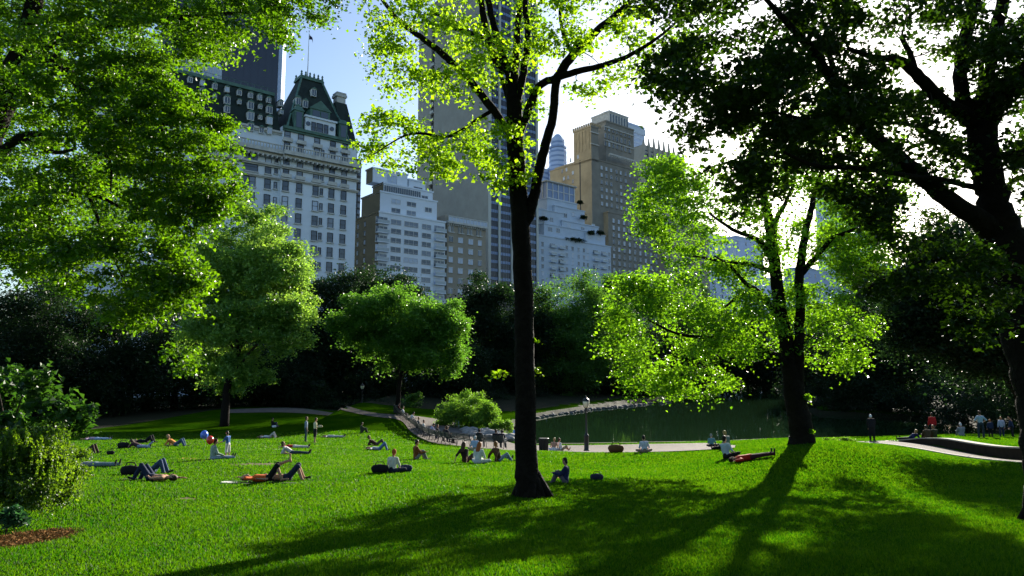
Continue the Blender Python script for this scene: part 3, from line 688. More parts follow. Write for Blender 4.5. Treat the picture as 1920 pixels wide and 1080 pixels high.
# the far wood: one continuous mass behind the separate trees
r_ = np.random.default_rng(5); n_ = 5200
wx = r_.uniform(-500, 2500, n_); wd = r_.uniform(150, 172, n_) + 55 * np.clip((wx - 1180) / 200, 0, 1) * np.clip((1560 - wx) / 60, 0, 1)
wtop = 612 + 14 * np.sin(wx / 61) + 10 * np.sin(wx / 23 + 1) - 25 * (wx < 600) + 30 * ((wx > 1180) & (wx < 1560))
wy = wtop + (765 - wtop) * r_.uniform(0, 1, n_) ** 1.1
q_ = np.array([at(a, b, c) for a, b, c in zip(wx, wy, wd)]); q_ = q_[q_[:, 2] > gz(q_[:, 0], q_[:, 1]) + .3]
tag(link('woodland', crown_mesh('woodland', [spray_leaves(q_, 3.0, 30, 1.0, flat=.8)], None, M['leaf_dark'])), 'continuous dark wood closing the view between and behind the separate trees', 'wood', kind='stuff')
G2 = 'low bushes at the edge of the woodland'
us = [(575,745,55,28,100),(660,740,50,26,108),(480,755,60,24,110),(350,748,80,34,104),(220,745,90,38,92),(90,742,100,44,84),(-30,740,80,50,80),
      (930,745,50,36,118),(985,752,46,30,128),(1530,745,60,34,112),(1620,748,70,36,98),(1710,750,70,40,88),(1800,752,70,44,78),(1890,752,70,50,72),(1180,722,50,18,165),(1560,765,40,18,100)]
labs = ['below the left dark trees, beside the shaded path', 'left of the far lamp post', 'under the broad dusty tree, left of the shaded path', 'beyond the trunk of the broad dusty tree', 'behind the shaded lawn, right of the viburnum',
        'behind the viburnum at the left', 'cut by the left edge of the picture', 'behind the sunlit bush, left of the black trunk', 'behind the slender black trunk', 'right of the forked trunk on the bank',
        'behind the white haired man in the black coat', 'behind the woman in red', 'behind the man with the pale blue shirt', 'at the right edge behind the seated group', 'on the far bank under the forked tree crown', 'at the water right of the forked trunk']
for k, ((x, y, rx, ry, D), lb) in enumerate(zip(us, labs)):
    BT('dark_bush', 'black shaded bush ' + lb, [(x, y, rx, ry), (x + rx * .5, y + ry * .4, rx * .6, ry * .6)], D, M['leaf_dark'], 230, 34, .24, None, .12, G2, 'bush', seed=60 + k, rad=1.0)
BT('sunlit_bush', 'large rounded bright green bush beside the path behind the benches', [(875,770,50,30),(850,778,28,24),(905,775,32,26,-1),(925,788,18,14,-1.5),(870,790,46,14)], 68, M['leaf_bush'], 800, 40, .13, None, .1, None, 'bush', seed=90, rad=.5, spiky=True)
BT('dim_bush', 'small dim green bush right of the hedge, behind the far bench sitters', [(773,757,18,17),(766,764,16,12)], 92, M['leaf_mid'], 200, 34, .17, None, .1, None, 'bush', seed=91, rad=.5)
BT('bank_bush', 'small dark round bush on the far pond bank left of the lamp', [(1071,749,19,13),(1088,753,12,9)], 136, M['leaf_mid'], 160, 30, .22, None, .1, None, 'bush', seed=92, rad=.6)
BT('shore_shrub', 'pale leafy shrub growing over the rocks left of the black trunk', [(945,800,14,14),(930,793,10,10)], 64, M['leaf_bush'], 160, 34, .10, None, .1, None, 'shrub', seed=93, rad=.35)
BT('hedge', 'long low clipped dark hedge behind the far lamp post', [(640,762,32,11),(680,760,36,12),(720,761,34,12),(600,765,28,9)], 97, M['leaf_dark'], 420, 34, .16, None, .1, None, 'hedge', seed=94, rad=.5)
BT('low_plant', 'low bright weeds growing at the crest right of the forked trunk', [(1580,827,26,5),(1610,829,18,4)], 31, M['leaf_bush'], 90, 26, .06, None, .02, None, 'plant', seed=95, rad=.14)
# near shrubs at the lower left
BT('viburnum_shrub', 'open branched shrub with broad drooping leaves at the left edge above the box shrub', [(20,745,50,45),(60,720,30,24,-.3),(85,700,14,14,-.3),(30,695,18,14),(100,755,36,24,-.3),(130,770,40,14,-.5),(158,775,18,10,-.5),(60,800,75,30),(110,800,50,20,-.4),(-40,760,60,80,.5)], 12.5, M['leaf_vib'], 300, 16, .125, 10, .06, None, 'shrub', seed=96, rad=.2, inner=.5, limbs_n=26)
BT('box_shrub', 'dense bright tipped evergreen shrub above bare mulch at the lower left', [(15,880,40,58),(60,865,30,50,.2),(100,850,26,40,.4),(122,880,24,44,.5),(132,915,14,30,.5),(30,830,12,26),(70,825,10,24),(105,815,9,20),(-40,890,60,75),(60,920,50,34)], 11.2, M['leaf_box'], 1000, 46, .038, None, .05, None, 'shrub', seed=97, rad=.16, inner=.25, spiky=True)
sh = bpy.data.objects['box_shrub']; r5 = np.random.default_rng(8); CC = []; b5 = np.array(sh.location)
for k in range(120):
    x5 = r5.uniform(-10, 150); y5 = (835 if x5 < 60 else 835 + (x5 - 60) * .55) + r5.uniform(-14, 60); p5 = at(x5, y5, 11.2 + r5.uniform(-.7, .4)); hh = r5.uniform(.14, .34); t5 = np.linspace(0, 1, 26)[:, None]
    tip = np.array([r5.normal() * .05, r5.normal() * .05, hh]); CC.append(p5 + t5 * tip + r5.normal(size=(26, 3)) * .016 * (1.15 - t5))
CC = np.concatenate(CC) - b5; N5 = r5.normal(size=CC.shape); N5[:, 2] *= .3; N5 /= np.linalg.norm(N5, axis=1)[:, None]; M['leaf_tip'] = leaf_mat('young_shoots', (.05,.12,.01), (.22,.40,.012), .5, .45, .3)
link('shoots', crown_mesh('shoots', [(CC, N5, r5.uniform(.025, .05, len(CC)), r5.uniform(0, 1, len(CC)))], None, M['leaf_tip']), sh)
BT('ivy_clump', 'small blue green ivy clump at the very corner beneath the box shrub', [(12,968,20,12),(34,975,12,8)], 9.8, M['needle'], 40, 18, .07, None, .02, None, 'plant', seed=98, rad=.1)

# unseen trees added behind the viewpoint to close the sky over the near lawn
G3 = 'unseen shade trees added behind the viewpoint'
for k, (x, y, lb) in enumerate(((-11, -9, 'left'), (0, -12, 'middle'), (11, -8, 'right'), (22, 2, 'farthest right'))):
    r3 = np.random.default_rng(300 + k); root = empty('added_shade_tree', (x, y, float(gz(x, y)))); tag(root, 'broad unseen tree added for shade behind the viewpoint, the %s one of the four' % lb, 'tree', G3)
    trunk_obj('trunk', [vec(x, y, root.location.z - .2), vec(x + .2, y, root.location.z + 4), vec(x, y + .3, root.location.z + 8)], [.5, .4, .25], root, np.array(root.location), 10)
    u = r3.normal(size=(420, 3)); u /= np.linalg.norm(u, axis=1)[:, None]; q3 = vec(0, 0, 9.5) + u * (r3.uniform(.5, 1, 420) ** .5)[:, None] * np.array([6.5, 5.5, 5.0])
    link('crown', crown_mesh('crown', [spray_leaves(q3, 1.0, 40, .22)], None, M['leaf_shade']), root)
# ------------------------------------------------------------------ city beyond the park
class Bld:
    """local frame: origin at the near corner on the ground, +x along the park facade (to the right, away), +y along the left side (away)"""
    def __init__(s, name, px, D, label, vp=2500.0, cat='building', group=None):
        tn = (vp - 960) / FPX * 1.0; s.f = np.array([tn, 1.0]) / math.hypot(tn, 1); s.s = np.array([-s.f[1], s.f[0]])
        s.rz = math.atan2(s.f[1], s.f[0])
        p = at(px, 690, D); s.o = np.array([p[0], p[1], 1.5]); s.root = empty(name, tuple(s.o), s.rz); tag(s.root, label, cat, group); s.nw = 0
    def _hit(s, px, py, ax, c):        # ray with the local plane (ax = 1: y = c; ax = 0: x = c)
        d = ray(px, py); nrm = s.s if ax == 1 else s.f; k = (s.o[:2] @ nrm + c) / (d[:2] @ nrm); return np.array([0, 0, CAMZ]) + d * k
    def fx(s, px, y=0.0, py=400):
        p = s._hit(px, py, 1, y); return float((p[:2] - s.o[:2]) @ s.f)
    def sy(s, px, x=0.0, py=400):
        p = s._hit(px, py, 0, x); return float((p[:2] - s.o[:2]) @ s.s)
    def fz(s, px, py, y=0.0): return float(s._hit(px, py, 1, y)[2] - s.o[2])
    def sz(s, px, py, x=0.0): return float(s._hit(px, py, 0, x)[2] - s.o[2])
    def part(s, mb, name, mats, label=None):
        o = mb.build(name, mats, s.root)
        if label: o['label'] = label
        return o
    def wins(s, spots, mats, name='window', style='sash', limit=100, lab=None):
        if mats[1] in (M['pane'], M['pane_lit']): alts = [mats[1]] * 5 + [M['pane_mid'], M['pane_lit'] if mats[1] is M['pane'] else M['pane'], M['pane_mid']]
        else: alts = [mats[1]]
        am = [M['pane'], M['pane_mid'], M['pane_lit']]; wr_ = np.random.default_rng(len(spots) + int(s.o[0] * 10) % 997); base = list(mats)
        """spots: (face, u, z, w, h); face 'f' on plane y=v, 's' on plane x=v given as 6th value"""
        spots = sorted(spots, key=lambda q: q[1] if q[0] == 'f' else q[1]); n0 = limit - s.nw; rest = MB()
        for i, q in enumerate(spots):
            face, u, z, w, h = q[:5]; v = q[5] if len(q) > 5 else 0.0
            mr = MB(); window_shape(mr, w, h, style); gm = alts[int(wr_.integers(len(alts)))]; mats = [base[0], gm] + base[2:]
            if face == 'f': T = Matrix.Translation((u, v, z))
            else: T = Matrix.Translation((v, u, z)) @ Matrix.Rotation(-math.pi / 2, 4, 'Z')
            if i < n0:
                key = (round(w, 2), round(h, 2), style, tuple(m.name for m in mats), name)
                if key not in WCACHE: WCACHE[key] = mr.mesh(name, mats)
                o = link(name, WCACHE[key], s.root); o.matrix_local = T
                if lab: o['label'] = lab
            else:
                rest.add([T @ Vector(p) for p in mr.v], mr.f, 0)
                k = len(mr.f); rest.m[-k:] = [(len(base) + am.index(gm)) if (q_ == 1 and gm in am) else q_ for q_ in mr.m]
        s.nw += min(len(spots), max(n0, 0))
        if rest.v: tag(rest.build(name + 's', base + am, s.root), kind='stuff')
WCACHE = {}
def window_shape(m, w, h, style):
    # centred at the origin, the facade is y = 0 and outside is -y. material 0 frame, 1 glass, 2 sill or rail
    if style == 'sash':
        m.box(-w/2, w/2, -.03, .05, -h/2, h/2, 1)
        t = .10
        for a, b in ((-w/2-t, -w/2), (w/2, w/2+t)): m.box(a, b, -.16, .05, -h/2, h/2, 0)
        m.box(-w/2-t, w/2+t, -.16, .05, h/2, h/2+t, 0); m.box(-w/2, w/2, -.09, -.035, -.04, .04, 0)
        m.box(-w/2-.28, w/2+.28, -.38, .05, -h/2-.26, -h/2, 2)
    elif style == 'dormer':
        m.box(-w/2, w/2, -1.0, 1.2, -h/2, h/2, 0); m.box(-w/2+.14, w/2-.14, -1.04, -1.003, -h/2+.16, h/2-.16, 1)
        m.box(-.05, .05, -1.08, -1.045, -h/2+.25, h/2-.25, 0)
        m.add([(-w/2-.2,-1.15,h/2),(w/2+.2,-1.15,h/2),(0,-1.15,h/2+w*.42),(-w/2-.2,1.4,h/2),(w/2+.2,1.4,h/2),(0,1.4,h/2+w*.42)],
              [(0,1,2),(3,5,4),(0,2,5,3),(1,4,5,2),(0,3,4,1)], 2)
    elif style == 'ribbon':
        m.box(-w/2, w/2, -.03, .05, -h/2, h/2, 1)
        k = max(2, int(round(w / 1.5)))
        for i in range(k + 1):
            x = -w/2 + w * i / k; m.box(x-.05, x+.05, -.10, -.035, -h/2, h/2, 0)
        m.box(-w/2, w/2, -.10, -.035, h/2-.12, h/2, 0); m.box(-w/2, w/2, -.10, -.035, -h/2, -h/2+.1, 0); m.box(-w/2, w/2, -.10, -.035, -.42, -.36, 0)
    elif style == 'plain':
        m.box(-w/2, w/2, -.03, .05, -h/2, h/2, 1)
        m.box(-w/2-.08, w/2+.08, -.14, .05, h/2, h/2+.12, 0); m.box(-w/2-.08, w/2+.08, -.2, .05, -h/2-.18, -h/2, 2)
        m.box(-.04, .04, -.08, -.035, -h/2, h/2, 0)
    elif style == 'arch':
        n = 10; pts = [(-w/2, -h/2), (w/2, -h/2)] + [(w/2*math.cos(a), h/2 - w/2 + w/2*math.sin(a)) for a in np.linspace(0, math.pi, n)]
        m.add([(x, -.03, z) for x, z in pts], [tuple(range(len(pts)))[::-1] if False else tuple(range(len(pts)))], 1)
        for i in range(2, len(pts) - 1):
            a, b = pts[i], pts[i+1]; m.bar((a[0], -.1, a[1]), (b[0], -.1, b[1]), .22, .3, 0)
        for x in (-w/6, w/6): m.box(x-.05, x+.05, -.12, -.035, -h/2, h/2-.3, 0)
        m.box(-w/2-.2, w/2+.2, -.4, .05, -h/2-.3, -h/2, 2)
    elif style == 'balcony':
        m.box(-w/2, w/2, -.03, .05, -h/2, h/2, 1)
        for x in np.linspace(-w/2, w/2, 4): m.box(x-.05, x+.05, -.08, -.035, -h/2, h/2, 0)
        m.box(-w/2-.1, w/2+.1, -1.35, .0, -h/2-.28, -h/2-.05, 2)
        m.box(-w/2-.1, w/2+.1, -1.35, -1.29, -h/2-.05, -h/2+.85, 3)
        m.box(-w/2-.1, w/2+.1, -1.38, -1.26, -h/2+.85, -h/2+.95, 0)

def facade_mat(name, col, n=.18, sc=.25, streak=True):
    m = mat(name, col, .9, .15, noise=n, nscale=sc)
    return m
M['hotel_wall'] = facade_mat('pale_brick', (.66,.74,.82), .10)  # blue of the sky light tinted into the pale brick
M['stone'] = mat('limestone', (.56,.57,.54), .85, .2, noise=.3, nscale=.8)
M['copper'] = mat('green_copper', (.10,.20,.16), .6, .3, noise=.4, nscale=.6)
M['roof'] = mat('dark_tiles', (.022,.036,.030), .7, .2, noise=.4, nscale=.6)
M['pane'] = mat('window_glass', (.05,.07,.10), .12, .8)
M['pane_lit'] = mat('pale_blind_glass', (.42,.50,.62), .25, .6)
M['pane_mid'] = mat('grey_blind_glass', (.17,.21,.27), .2, .7)
M['frame_dk'] = mat('dark_frame', (.05,.05,.05), .6, .3)
M['frame_wh'] = mat('white_frame', (.62,.64,.62), .6, .3)
M['apt_wall'] = facade_mat('white_glazed_brick', (.70,.78,.86), .06)  # white brick with sky light blue mixed into its colour
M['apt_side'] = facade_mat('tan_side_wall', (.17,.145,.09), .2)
M['brown_wall'] = facade_mat('brown_limestone', (.33,.30,.24), .15)
M['tan_slab'] = facade_mat('tan_concrete', (.34,.34,.30), .16)
M['white_pier'] = mat('white_pier', (.50,.52,.48), .8, .2)
M['dark_glass'] = mat('dark_curtain_glass', (.020,.024,.040), .2, .6)
M['blue_glass'] = mat('blue_curtain_glass', (.16,.24,.42), .3, .6)
M['blue_wall'] = facade_mat('blue_grey_wall', (.42,.52,.70), .08)  # blue haze of the far towers put into the wall colour
M['grey_wall'] = facade_mat('grey_brick', (.48,.58,.70), .10)
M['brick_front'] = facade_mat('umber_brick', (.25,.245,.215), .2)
M['brick_side'] = facade_mat('warm_lit_brick', (.42,.35,.23), .3, .12)  # warm reflected light put into the side brick colour
M['balc_glass'] = mat('balcony_screen', (.35,.42,.46), .3, .5)

# ---- the chateau hotel
B = Bld('hotel_building', 659, 170, 'pale chateau style hotel with steep dark green mansard roof and flag pole', vp=2560)
fz, fx = B.fz, B.fx
zt = fz(659, 264); xl = fx(180); ppx0 = fx(524)
mb = MB(); mb.box(xl, ppx0, .9, 24, 0, fz(659, 276)); B.part(mb, 'wall', [M['hotel_wall']])
mb = MB(); mb.box(ppx0, 0, 0, 24, 0, zt); B.part(mb, 'pavilion_wall', [M['hotel_wall']])
def course(px_y, h, out, x0, x1, y=0.0, name='cornice', mt='stone', dent=0):
    z = fz(659, px_y); m = MB(); m.box(x0, x1, y - out, y + .2, z - h, z)
    m.box(x0, x1, y - out * .55, y + .2, z - h * 1.7, z - h - .003)
    if dent:
        x = x0 + .3
        while x < x1 - .3: m.box(x, x + .35, y - out * .9, y + .1, z - h * 2.3, z - h * 1.7 - .003); x += dent
    B.part(m, name, [M[mt]])
for (py, h, out, dn) in ((310, .9, 2.0, 1.1), (334, .45, .9, 0), (356, .35, .6, 0)):
    course(py, h, out, xl, ppx0 - .01, .9, 'cornice', 'stone', dn); course(py, h, out, ppx0, .4, 0, 'cornice', 'stone', dn)
course(264, .7, .8, ppx0, .4, 0, 'cornice', 'copper'); course(274, .5, .7, xl, ppx0 - .01, .9)
m = MB()                                 # balustrade on the big cornice
z0 = fz(659, 310); x = ppx0
while x < .2: m.box(x, x + .28, -1.9, -1.7, z0, z0 + 1.0); x += .7
m.box(ppx0, .4, -1.98, -1.62, z0 + 1.0, z0 + 1.22)
x = xl
while x < ppx0: m.box(x, x + .28, -1.0, -.8, z0, z0 + 1.0); x += .7
m.box(xl, ppx0 - .01, -1.08, -.72, z0 + 1.0, z0 + 1.22)
B.part(m, 'balustrade', [M['stone']])
rows = [(270, 0), (286, 1), (300, 2), (324.5, 1), (343, 1), (370, 1), (397, 1), (424, 1), (451, 1), (478, 1), (505, 1)]
rows = [272, 279.7, 299, 324.5, 343.5, 370, 397, 424, 451, 478, 505]
cols = [533, 559, 590, 620, 643]; ncols = [601]
wm = [M['frame_dk'], M['pane'], M['stone']]
spots = []
for j, py in enumerate(rows[1:]):
    big = j >= 2
    for c in cols: spots.append(('f', fx(c), fz(659, py), 1.28, 2.35 if big else 1.8, 0.0))
B.wins(spots, wm, 'window', 'sash')
B.wins([('f', fx(601), fz(659, py), .6, 1.7, 0.0) for py in rows[2:]], wm, 'narrow_window', 'sash')
lc = [499, 470, 457, 425, 409, 385, 360, 330, 316, 295, 281, 255]
B.wins([('f', fx(c, .9), fz(659, py), 1.28, 2.35, .9) for c in lc[:3] + lc[6:] for py in rows[5:8]] + [('f', fx(499, .9), fz(659, py), 1.28, 2.35, .9) for py in rows[3:5]], wm, 'window', 'sash')
B.wins([('f', fx(514, .9), fz(659, py), .6, 1.6, .9) for py in rows[3:8]], wm, 'narrow_window', 'sash')
B.wins([('f', fx(466, .9), fz(659, 324), 3.1, 3.6, .9)], wm, 'arched_window', 'arch'); B.wins([('f', fx(466, .9), fz(659, 344), 3.1, 2.2, .9)], wm, 'window', 'sash')
# balconets under some windows
for c in cols:
    for py in (343.5, 279.7):
        m = MB(); xx = fx(c); zz = fz(659, py) - 1.25; m.box(xx-1.2, xx+1.2, -.7, -.004, zz-.35, zz); m.box(xx-1.2, xx+1.2, -.7, -.62, zz, zz+.55); B.part(m, 'balcony', [M['stone']])
# main mansard, left of the pavilion
ze = fz(659, 276); Y0 = .9
def P3(px, py, y): return (fx(px, y, py), y, fz(px, py, y))
zr = fz(545, 187, 7.0)
m = MB(); m.hexa([(xl, Y0+.3, ze), (ppx0-.02, Y0+.3, ze), (ppx0-.02, 23.7, ze), (xl, 23.7, ze)], [(xl, 7.0, zr), (ppx0-.02, 7.0, zr), (ppx0-.02, 20, zr), (xl, 20, zr)], 0)
mans = B.part(m, 'mansard_roof', [M['roof']])
m = MB(); m.box(xl, ppx0-.02, 6.5, 7.3, zr-.25, zr+.55)
x = xl
while x < ppx0 - 1: m.box(x, x+.07, 6.8, 6.87, zr+.55, zr+1.5); x += 1.6
m.box(xl, ppx0-.02, 6.8, 6.86, zr+1.45, zr+1.52); B.part(m, 'ridge_trim', [M['copper']])
def on_roof(px, py):                     # y on the sloping roof front
    lo, hi = Y0 + .3, 7.0
    for _ in range(30):
        y = (lo + hi) / 2; z = fz(px, py, y); yr = Y0 + .3 + (z - ze) / (zr - ze) * (7.0 - Y0 - .3)
        if yr > y: lo = y
        else: hi = y
    return y
dm = [M['frame_wh'], M['pane'], M['copper']]
dsp = []
for (c, py, s_) in [(401,164,1), (424,170,1),(424,190,1.35),(424,207,1.2),(447,176,1),(447,193,.8),(468,181,1),(468,200,1.35),(468,220,1.5),(468,240,1.3),(485,185,1),(486,202,.8),(486,222,.8),(502,190,1),(503,208,1.35),(503,228,1.4),(503,247,1.2),
                    (525,196,1),(526,212,.8),(378,158,1),(378,176,1.3),(355,152,1),(488,246,1.1),(401,183,.8)]:
    y = on_roof(c, py); dsp.append(('f', fx(c, y, py), fz(c, py, y), 1.0*s_, 1.35*s_, y))
B.wins(dsp, dm, 'dormer', 'dormer')
# pavilion attic, pyramid roof
xa, xb = fx(533), fx(652); zb = zt
top = fz(584, 152, 9); xt0, xt1 = fx(564, 9, 152), fx(603, 9, 155)
m = MB(); m.hexa([(xa, .5, zb), (xb, .5, zb), (xb, 20, zb), (xa, 20, zb)], [(xt0, 8.6, top), (xt1, 8.6, top), (xt1, 12.5, top), (xt0, 12.5, top)], 0)
B.part(m, 'pavilion_roof', [M['roof']])
m = MB()
for a, b in (((xa, .5, zb), (xt0, 8.6, top)), ((xb, .5, zb), (xt1, 8.6, top))): m.bar((a[0], a[1]-.15, a[2]), (b[0], b[1]-.15, b[2]), .4, .4)
m.box(xt0-.4, xt1+.4, 8.2, 13, top-.15, top+.35); m.box(xt0-.3, xt1+.3, 8.4, 12.7, top+.353, top+.8)
for x in np.linspace(xt0, xt1, 6): m.lathe([(.16, top+.8), (.34, top+1.1), (.14, top+1.35), (.30, top+1.65), (.05, top+2.1)], 8, 0, (x, 8.6)); m.lathe([(.16, top+.8), (.34, top+1.1), (.14, top+1.35), (.30, top+1.65), (.05, top+2.1)], 8, 0, (x, 12.4))
B.part(m, 'roof_cresting', [M['copper']])
# right hand lower mansard and chimney
xr0, xr1 = fx(620, 6), -.4
zq = fz(648, 195, 5.0)
m = MB(); m.hexa([(xr0, 1.2, zb-.2), (0, .6, zb-.2), (0, 23, zb-.2), (xr0, 23, zb-.2)], [(xr0, 5.0, zq), (-1.0, 5.0, zq), (-1.0, 20, zq), (xr0, 20, zq)], 0); B.part(m, 'side_roof', [M['roof']])
m = MB(); xc0, xc1 = fx(629, 9, 190), fx(645, 9, 190); zc = fz(637, 178, 9); m.box(xc0, xc1, 8, 10.5, zq-1, zc); m.box(xc0-.3, xc1+.3, 7.7, 10.8, zc-.9, zc-.2); m.box(xc0-.15, xc1+.15, 7.85, 10.65, zc, zc+.35)
B.part(m, 'chimney', [M['stone']])
# attic gable
x0, x1 = fx(567, -.1), fx(624, -.1); zg = fz(596, 224, -.1)
m = MB(); m.box(x0, x1, -.1, 3.5, zb, zg); m.box(x0-.3, x1+.3, -.5, 3.5, zg, zg+.45); B.part(m, 'attic_gable', [M['hotel_wall']])
B.wins([('f', fx(c, -.1), fz(596, 240, -.1), w, 2.3, -.1) for c, w in ((582, .9), (594, 1.5), (606, .9))], wm, 'attic_window', 'sash')
for c in (571.5, 617):
    m = MB(); xx = fx(c, -.1); zz = fz(596, 236, -.1); q = [(xx + .55*math.cos(a), -.35, zz + .55*math.sin(a)) for a in np.linspace(0, 2*math.pi, 13)[:-1]]
    q2 = [(a, -.1, b) for a, _, b in q]; m.add(q + q2, [tuple(range(12))] + [(i, i+12, (i+1) % 12 + 12, (i+1) % 12) for i in range(12)], 0); B.part(m, 'round_window', [M['pane']])
xg0, xg1, zg1 = fx(576, -.1), fx(614, -.1), fz(596, 205, -.1)
m = MB(); m.box(xg0, xg1, .2, 5, zg+.45, zg1); xm = (xg0 + xg1) / 2; zp = fz(597, 188, 0.2)
m.add([(xg0-.4,.0,zg1),(xg1+.4,.0,zg1),(xm,.0,zp),(xg0-.4,6,zg1),(xg1+.4,6,zg1),(xm,6,zp)], [(0,1,2),(3,5,4),(0,2,5,3),(1,4,5,2),(0,3,4,1)], 0)
m.box(xm-2, xm-.15, .1, .19, zg+.8, zg1-.3, 1); m.box(xm+.15, xm+2, .1, .19, zg+.8, zg1-.3, 1); B.part(m, 'copper_dormer', [M['copper'], M['pane']])
yy = 2.2
for c, py in ((551, 214), (636, 240)):
    y = 1.2; m = MB(); xx = fx(c, y); z1 = fz(c, py - 6, y); m.box(xx-1.1, xx+1.1, .2, 3, zb, z1); m.box(xx-.7, xx+.7, .1, .19, zb+.5, z1-.4, 1); m.hexa([(xx-1.4,0,z1),(xx+1.4,0,z1),(xx+1.4,3.2,z1),(xx-1.4,3.2,z1)], [(xx-.7,.5,z1+1.2),(xx+.7,.5,z1+1.2),(xx+.7,3,z1+1.2),(xx-.7,3,z1+1.2)]); B.part(m, 'copper_dormer', [M['copper'], M['pane']])
dsp = []
for c, py in ((556, 208), (557, 192), (570, 197), (586, 176)):
    k = (fz(c, py, 5) - zb) / (top - zb); y = .5 + k * 8.1; k = (fz(c, py, y) - zb) / (top - zb); y = .5 + k * 8.1; dsp.append(('f', fx(c, y, py), fz(c, py, y), 1.3, 1.9, y))
B.wins(dsp, dm, 'dormer', 'dormer')
# penthouse conservatory behind the ridge, flag pole and flag
m = MB(); a0, a1 = fx(335, 12, 120), fx(412, 12, 130); zc = fz(370, 106, 12)
prof = [(0, zr-1), (0, zc-2.4), (1.2, zc-.8), (3.5, zc), (6, zc), (8, zc-2.4), (8, zr-1)]
m.add([(a0, 10+p, z) for p, z in prof] + [(a1, 10+p, z) for p, z in prof], [tuple(range(7)), tuple(range(13, 6, -1))] + [(i, i+7, i+8, i+1) for i in range(6)], 0)
x = a0 + .5
while x < a1: m.box(x, x+.15, 9.8, 9.99, zr-1, zc-2.4, 1); x += 1.1
B.part(m, 'roof_conservatory', [M['grey_wall'], M['frame_wh']])
m = MB(); fp = (fx(579, 10, 100), 10.3); zf = fz(579, 58, 10.3); m.tube([(fp[0], fp[1], top+.8), (fp[0], fp[1], zf)], [.14, .06], 8); m.ball((fp[0], fp[1], zf), .16); pole = B.part(m, 'flag_pole', [M['frame_wh']])
m = MB(); n = 8; vs = []
for i in range(n + 1):
    t = i / n; x = fp[0] + .1 + t * 1.05; y = fp[1] + .25 * math.sin(t * 7)
    vs += [(x, y, zf - .6 - t * 1.5), (x, y, zf - 2.3 - t * .8 + .5 * math.sin(t * 3))]
vs2 = [(a, b + .03, c) for a, b, c in vs]; k = len(vs)
m.add(vs + vs2, [(2*i, 2*i+1, 2*i+3, 2*i+2) for i in range(n)] + [(k+2*i, k+2*i+2, k+2*i+3, k+2*i+1) for i in range(n)], 0)
M['flag'] = mat('flag_cloth', (.05,.05,.10), .8, .1); B.part(m, 'flag', [M['flag']])

# ---- generic slab with regular windows
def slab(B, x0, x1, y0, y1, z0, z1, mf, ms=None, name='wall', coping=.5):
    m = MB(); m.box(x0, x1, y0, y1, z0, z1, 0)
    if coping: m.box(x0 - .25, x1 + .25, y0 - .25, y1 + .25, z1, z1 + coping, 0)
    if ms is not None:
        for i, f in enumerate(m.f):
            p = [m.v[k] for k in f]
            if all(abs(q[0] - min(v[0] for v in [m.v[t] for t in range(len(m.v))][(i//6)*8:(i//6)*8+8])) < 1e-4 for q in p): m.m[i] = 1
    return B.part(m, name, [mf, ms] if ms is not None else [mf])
def grid(B, c0, c1, nc, pys, w, h, y=0.0, ref=None, skip=()):
    out = []
    for i in range(nc):
        c = c0 + (c1 - c0) * i / max(1, nc - 1) if nc > 1 else c0
        for j, py in enumerate(pys):
            if (i, j) in skip: continue
            out.append(('f', B.fx(c, y, 450), B.fz(ref or c0, py, y), w, h, y))
    return out

# ---- dark marble tower behind the hotel
B = Bld('office_tower', 506, 330, 'very tall dark glass tower with a pale marble corner behind the hotel roof', vp=5200)
z1 = B.fz(519, -60); x0 = B.fx(300, 0, 100); x1 = B.fx(523, 0, 100)
m = MB(); m.box(x0, -.1, 0, 40, 0, z1); B.part(m, 'glass_wall', [M['dark_glass']])
m = MB(); m.box(-.05, x1, -.6, 40, 0, z1 + 1); B.part(m, 'corner_pier', [M['blue_wall']])
x = x0
while x < -1: m = MB(); m.box(x, x + .35, -.3, -.003, 0, z1); B.part(m, 'pier', [M['dark_glass']]); x += 3.4
# ---- thin dark block between hotel and apartments
B = Bld('dark_building', 660, 262, 'narrow dark building squeezed between the hotel and the white apartment block')
x1 = B.fx(675); z1 = B.fz(668, 300); slab(B, -14, x1, 0, 20, 0, z1, M['frame_dk'], None)
B.wins(grid(B, 664, 671, 2, range(312, 420, 12), 1.1, 1.6), [M['brick_front'], M['pane'], M['brick_front']], 'window', 'plain')

# ---- white balconied apartment block
B = Bld('apartment_building', 704, 205, 'white glazed brick apartment block with stacked balconies and stepped penthouse')
fx, fz = B.fx, B.fz
xR = fx(835); ySd = B.sy(661); z1 = fz(704, 397)
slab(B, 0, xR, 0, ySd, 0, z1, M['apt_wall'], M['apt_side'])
pys = [411, 428.5, 446, 463.5, 481, 498.5, 516, 533.5, 551]
zz = [fz(704, p) for p in pys]; bw = abs(zz[0] - zz[1])
gl = [M['frame_wh'], M['pane'], M['apt_wall'], M['balc_glass']]
sp = []
for c, w in ((743, fx(752.5) - fx(733.5)), (771.5, fx(784.5) - fx(758.5)), (800, fx(808.5) - fx(791.5))):
    for z in zz: sp.append(('f', fx(c), z, w, 1.75, 0))
B.wins(sp, gl, 'window', 'ribbon')
B.wins([('f', fx(c), z, w, 2.0, 0) for c, w in ((716, fx(727) - fx(705.5)), (824, fx(833.5) - fx(814.5))) for z in zz], gl, 'balcony', 'balcony')
B.wins([('s', B.sy(c), z, .9, 1.5, 0) for c in (672, 685) for z in zz[:6]], [M['frame_dk'], M['pane'], M['apt_side']], 'side_window', 'plain')
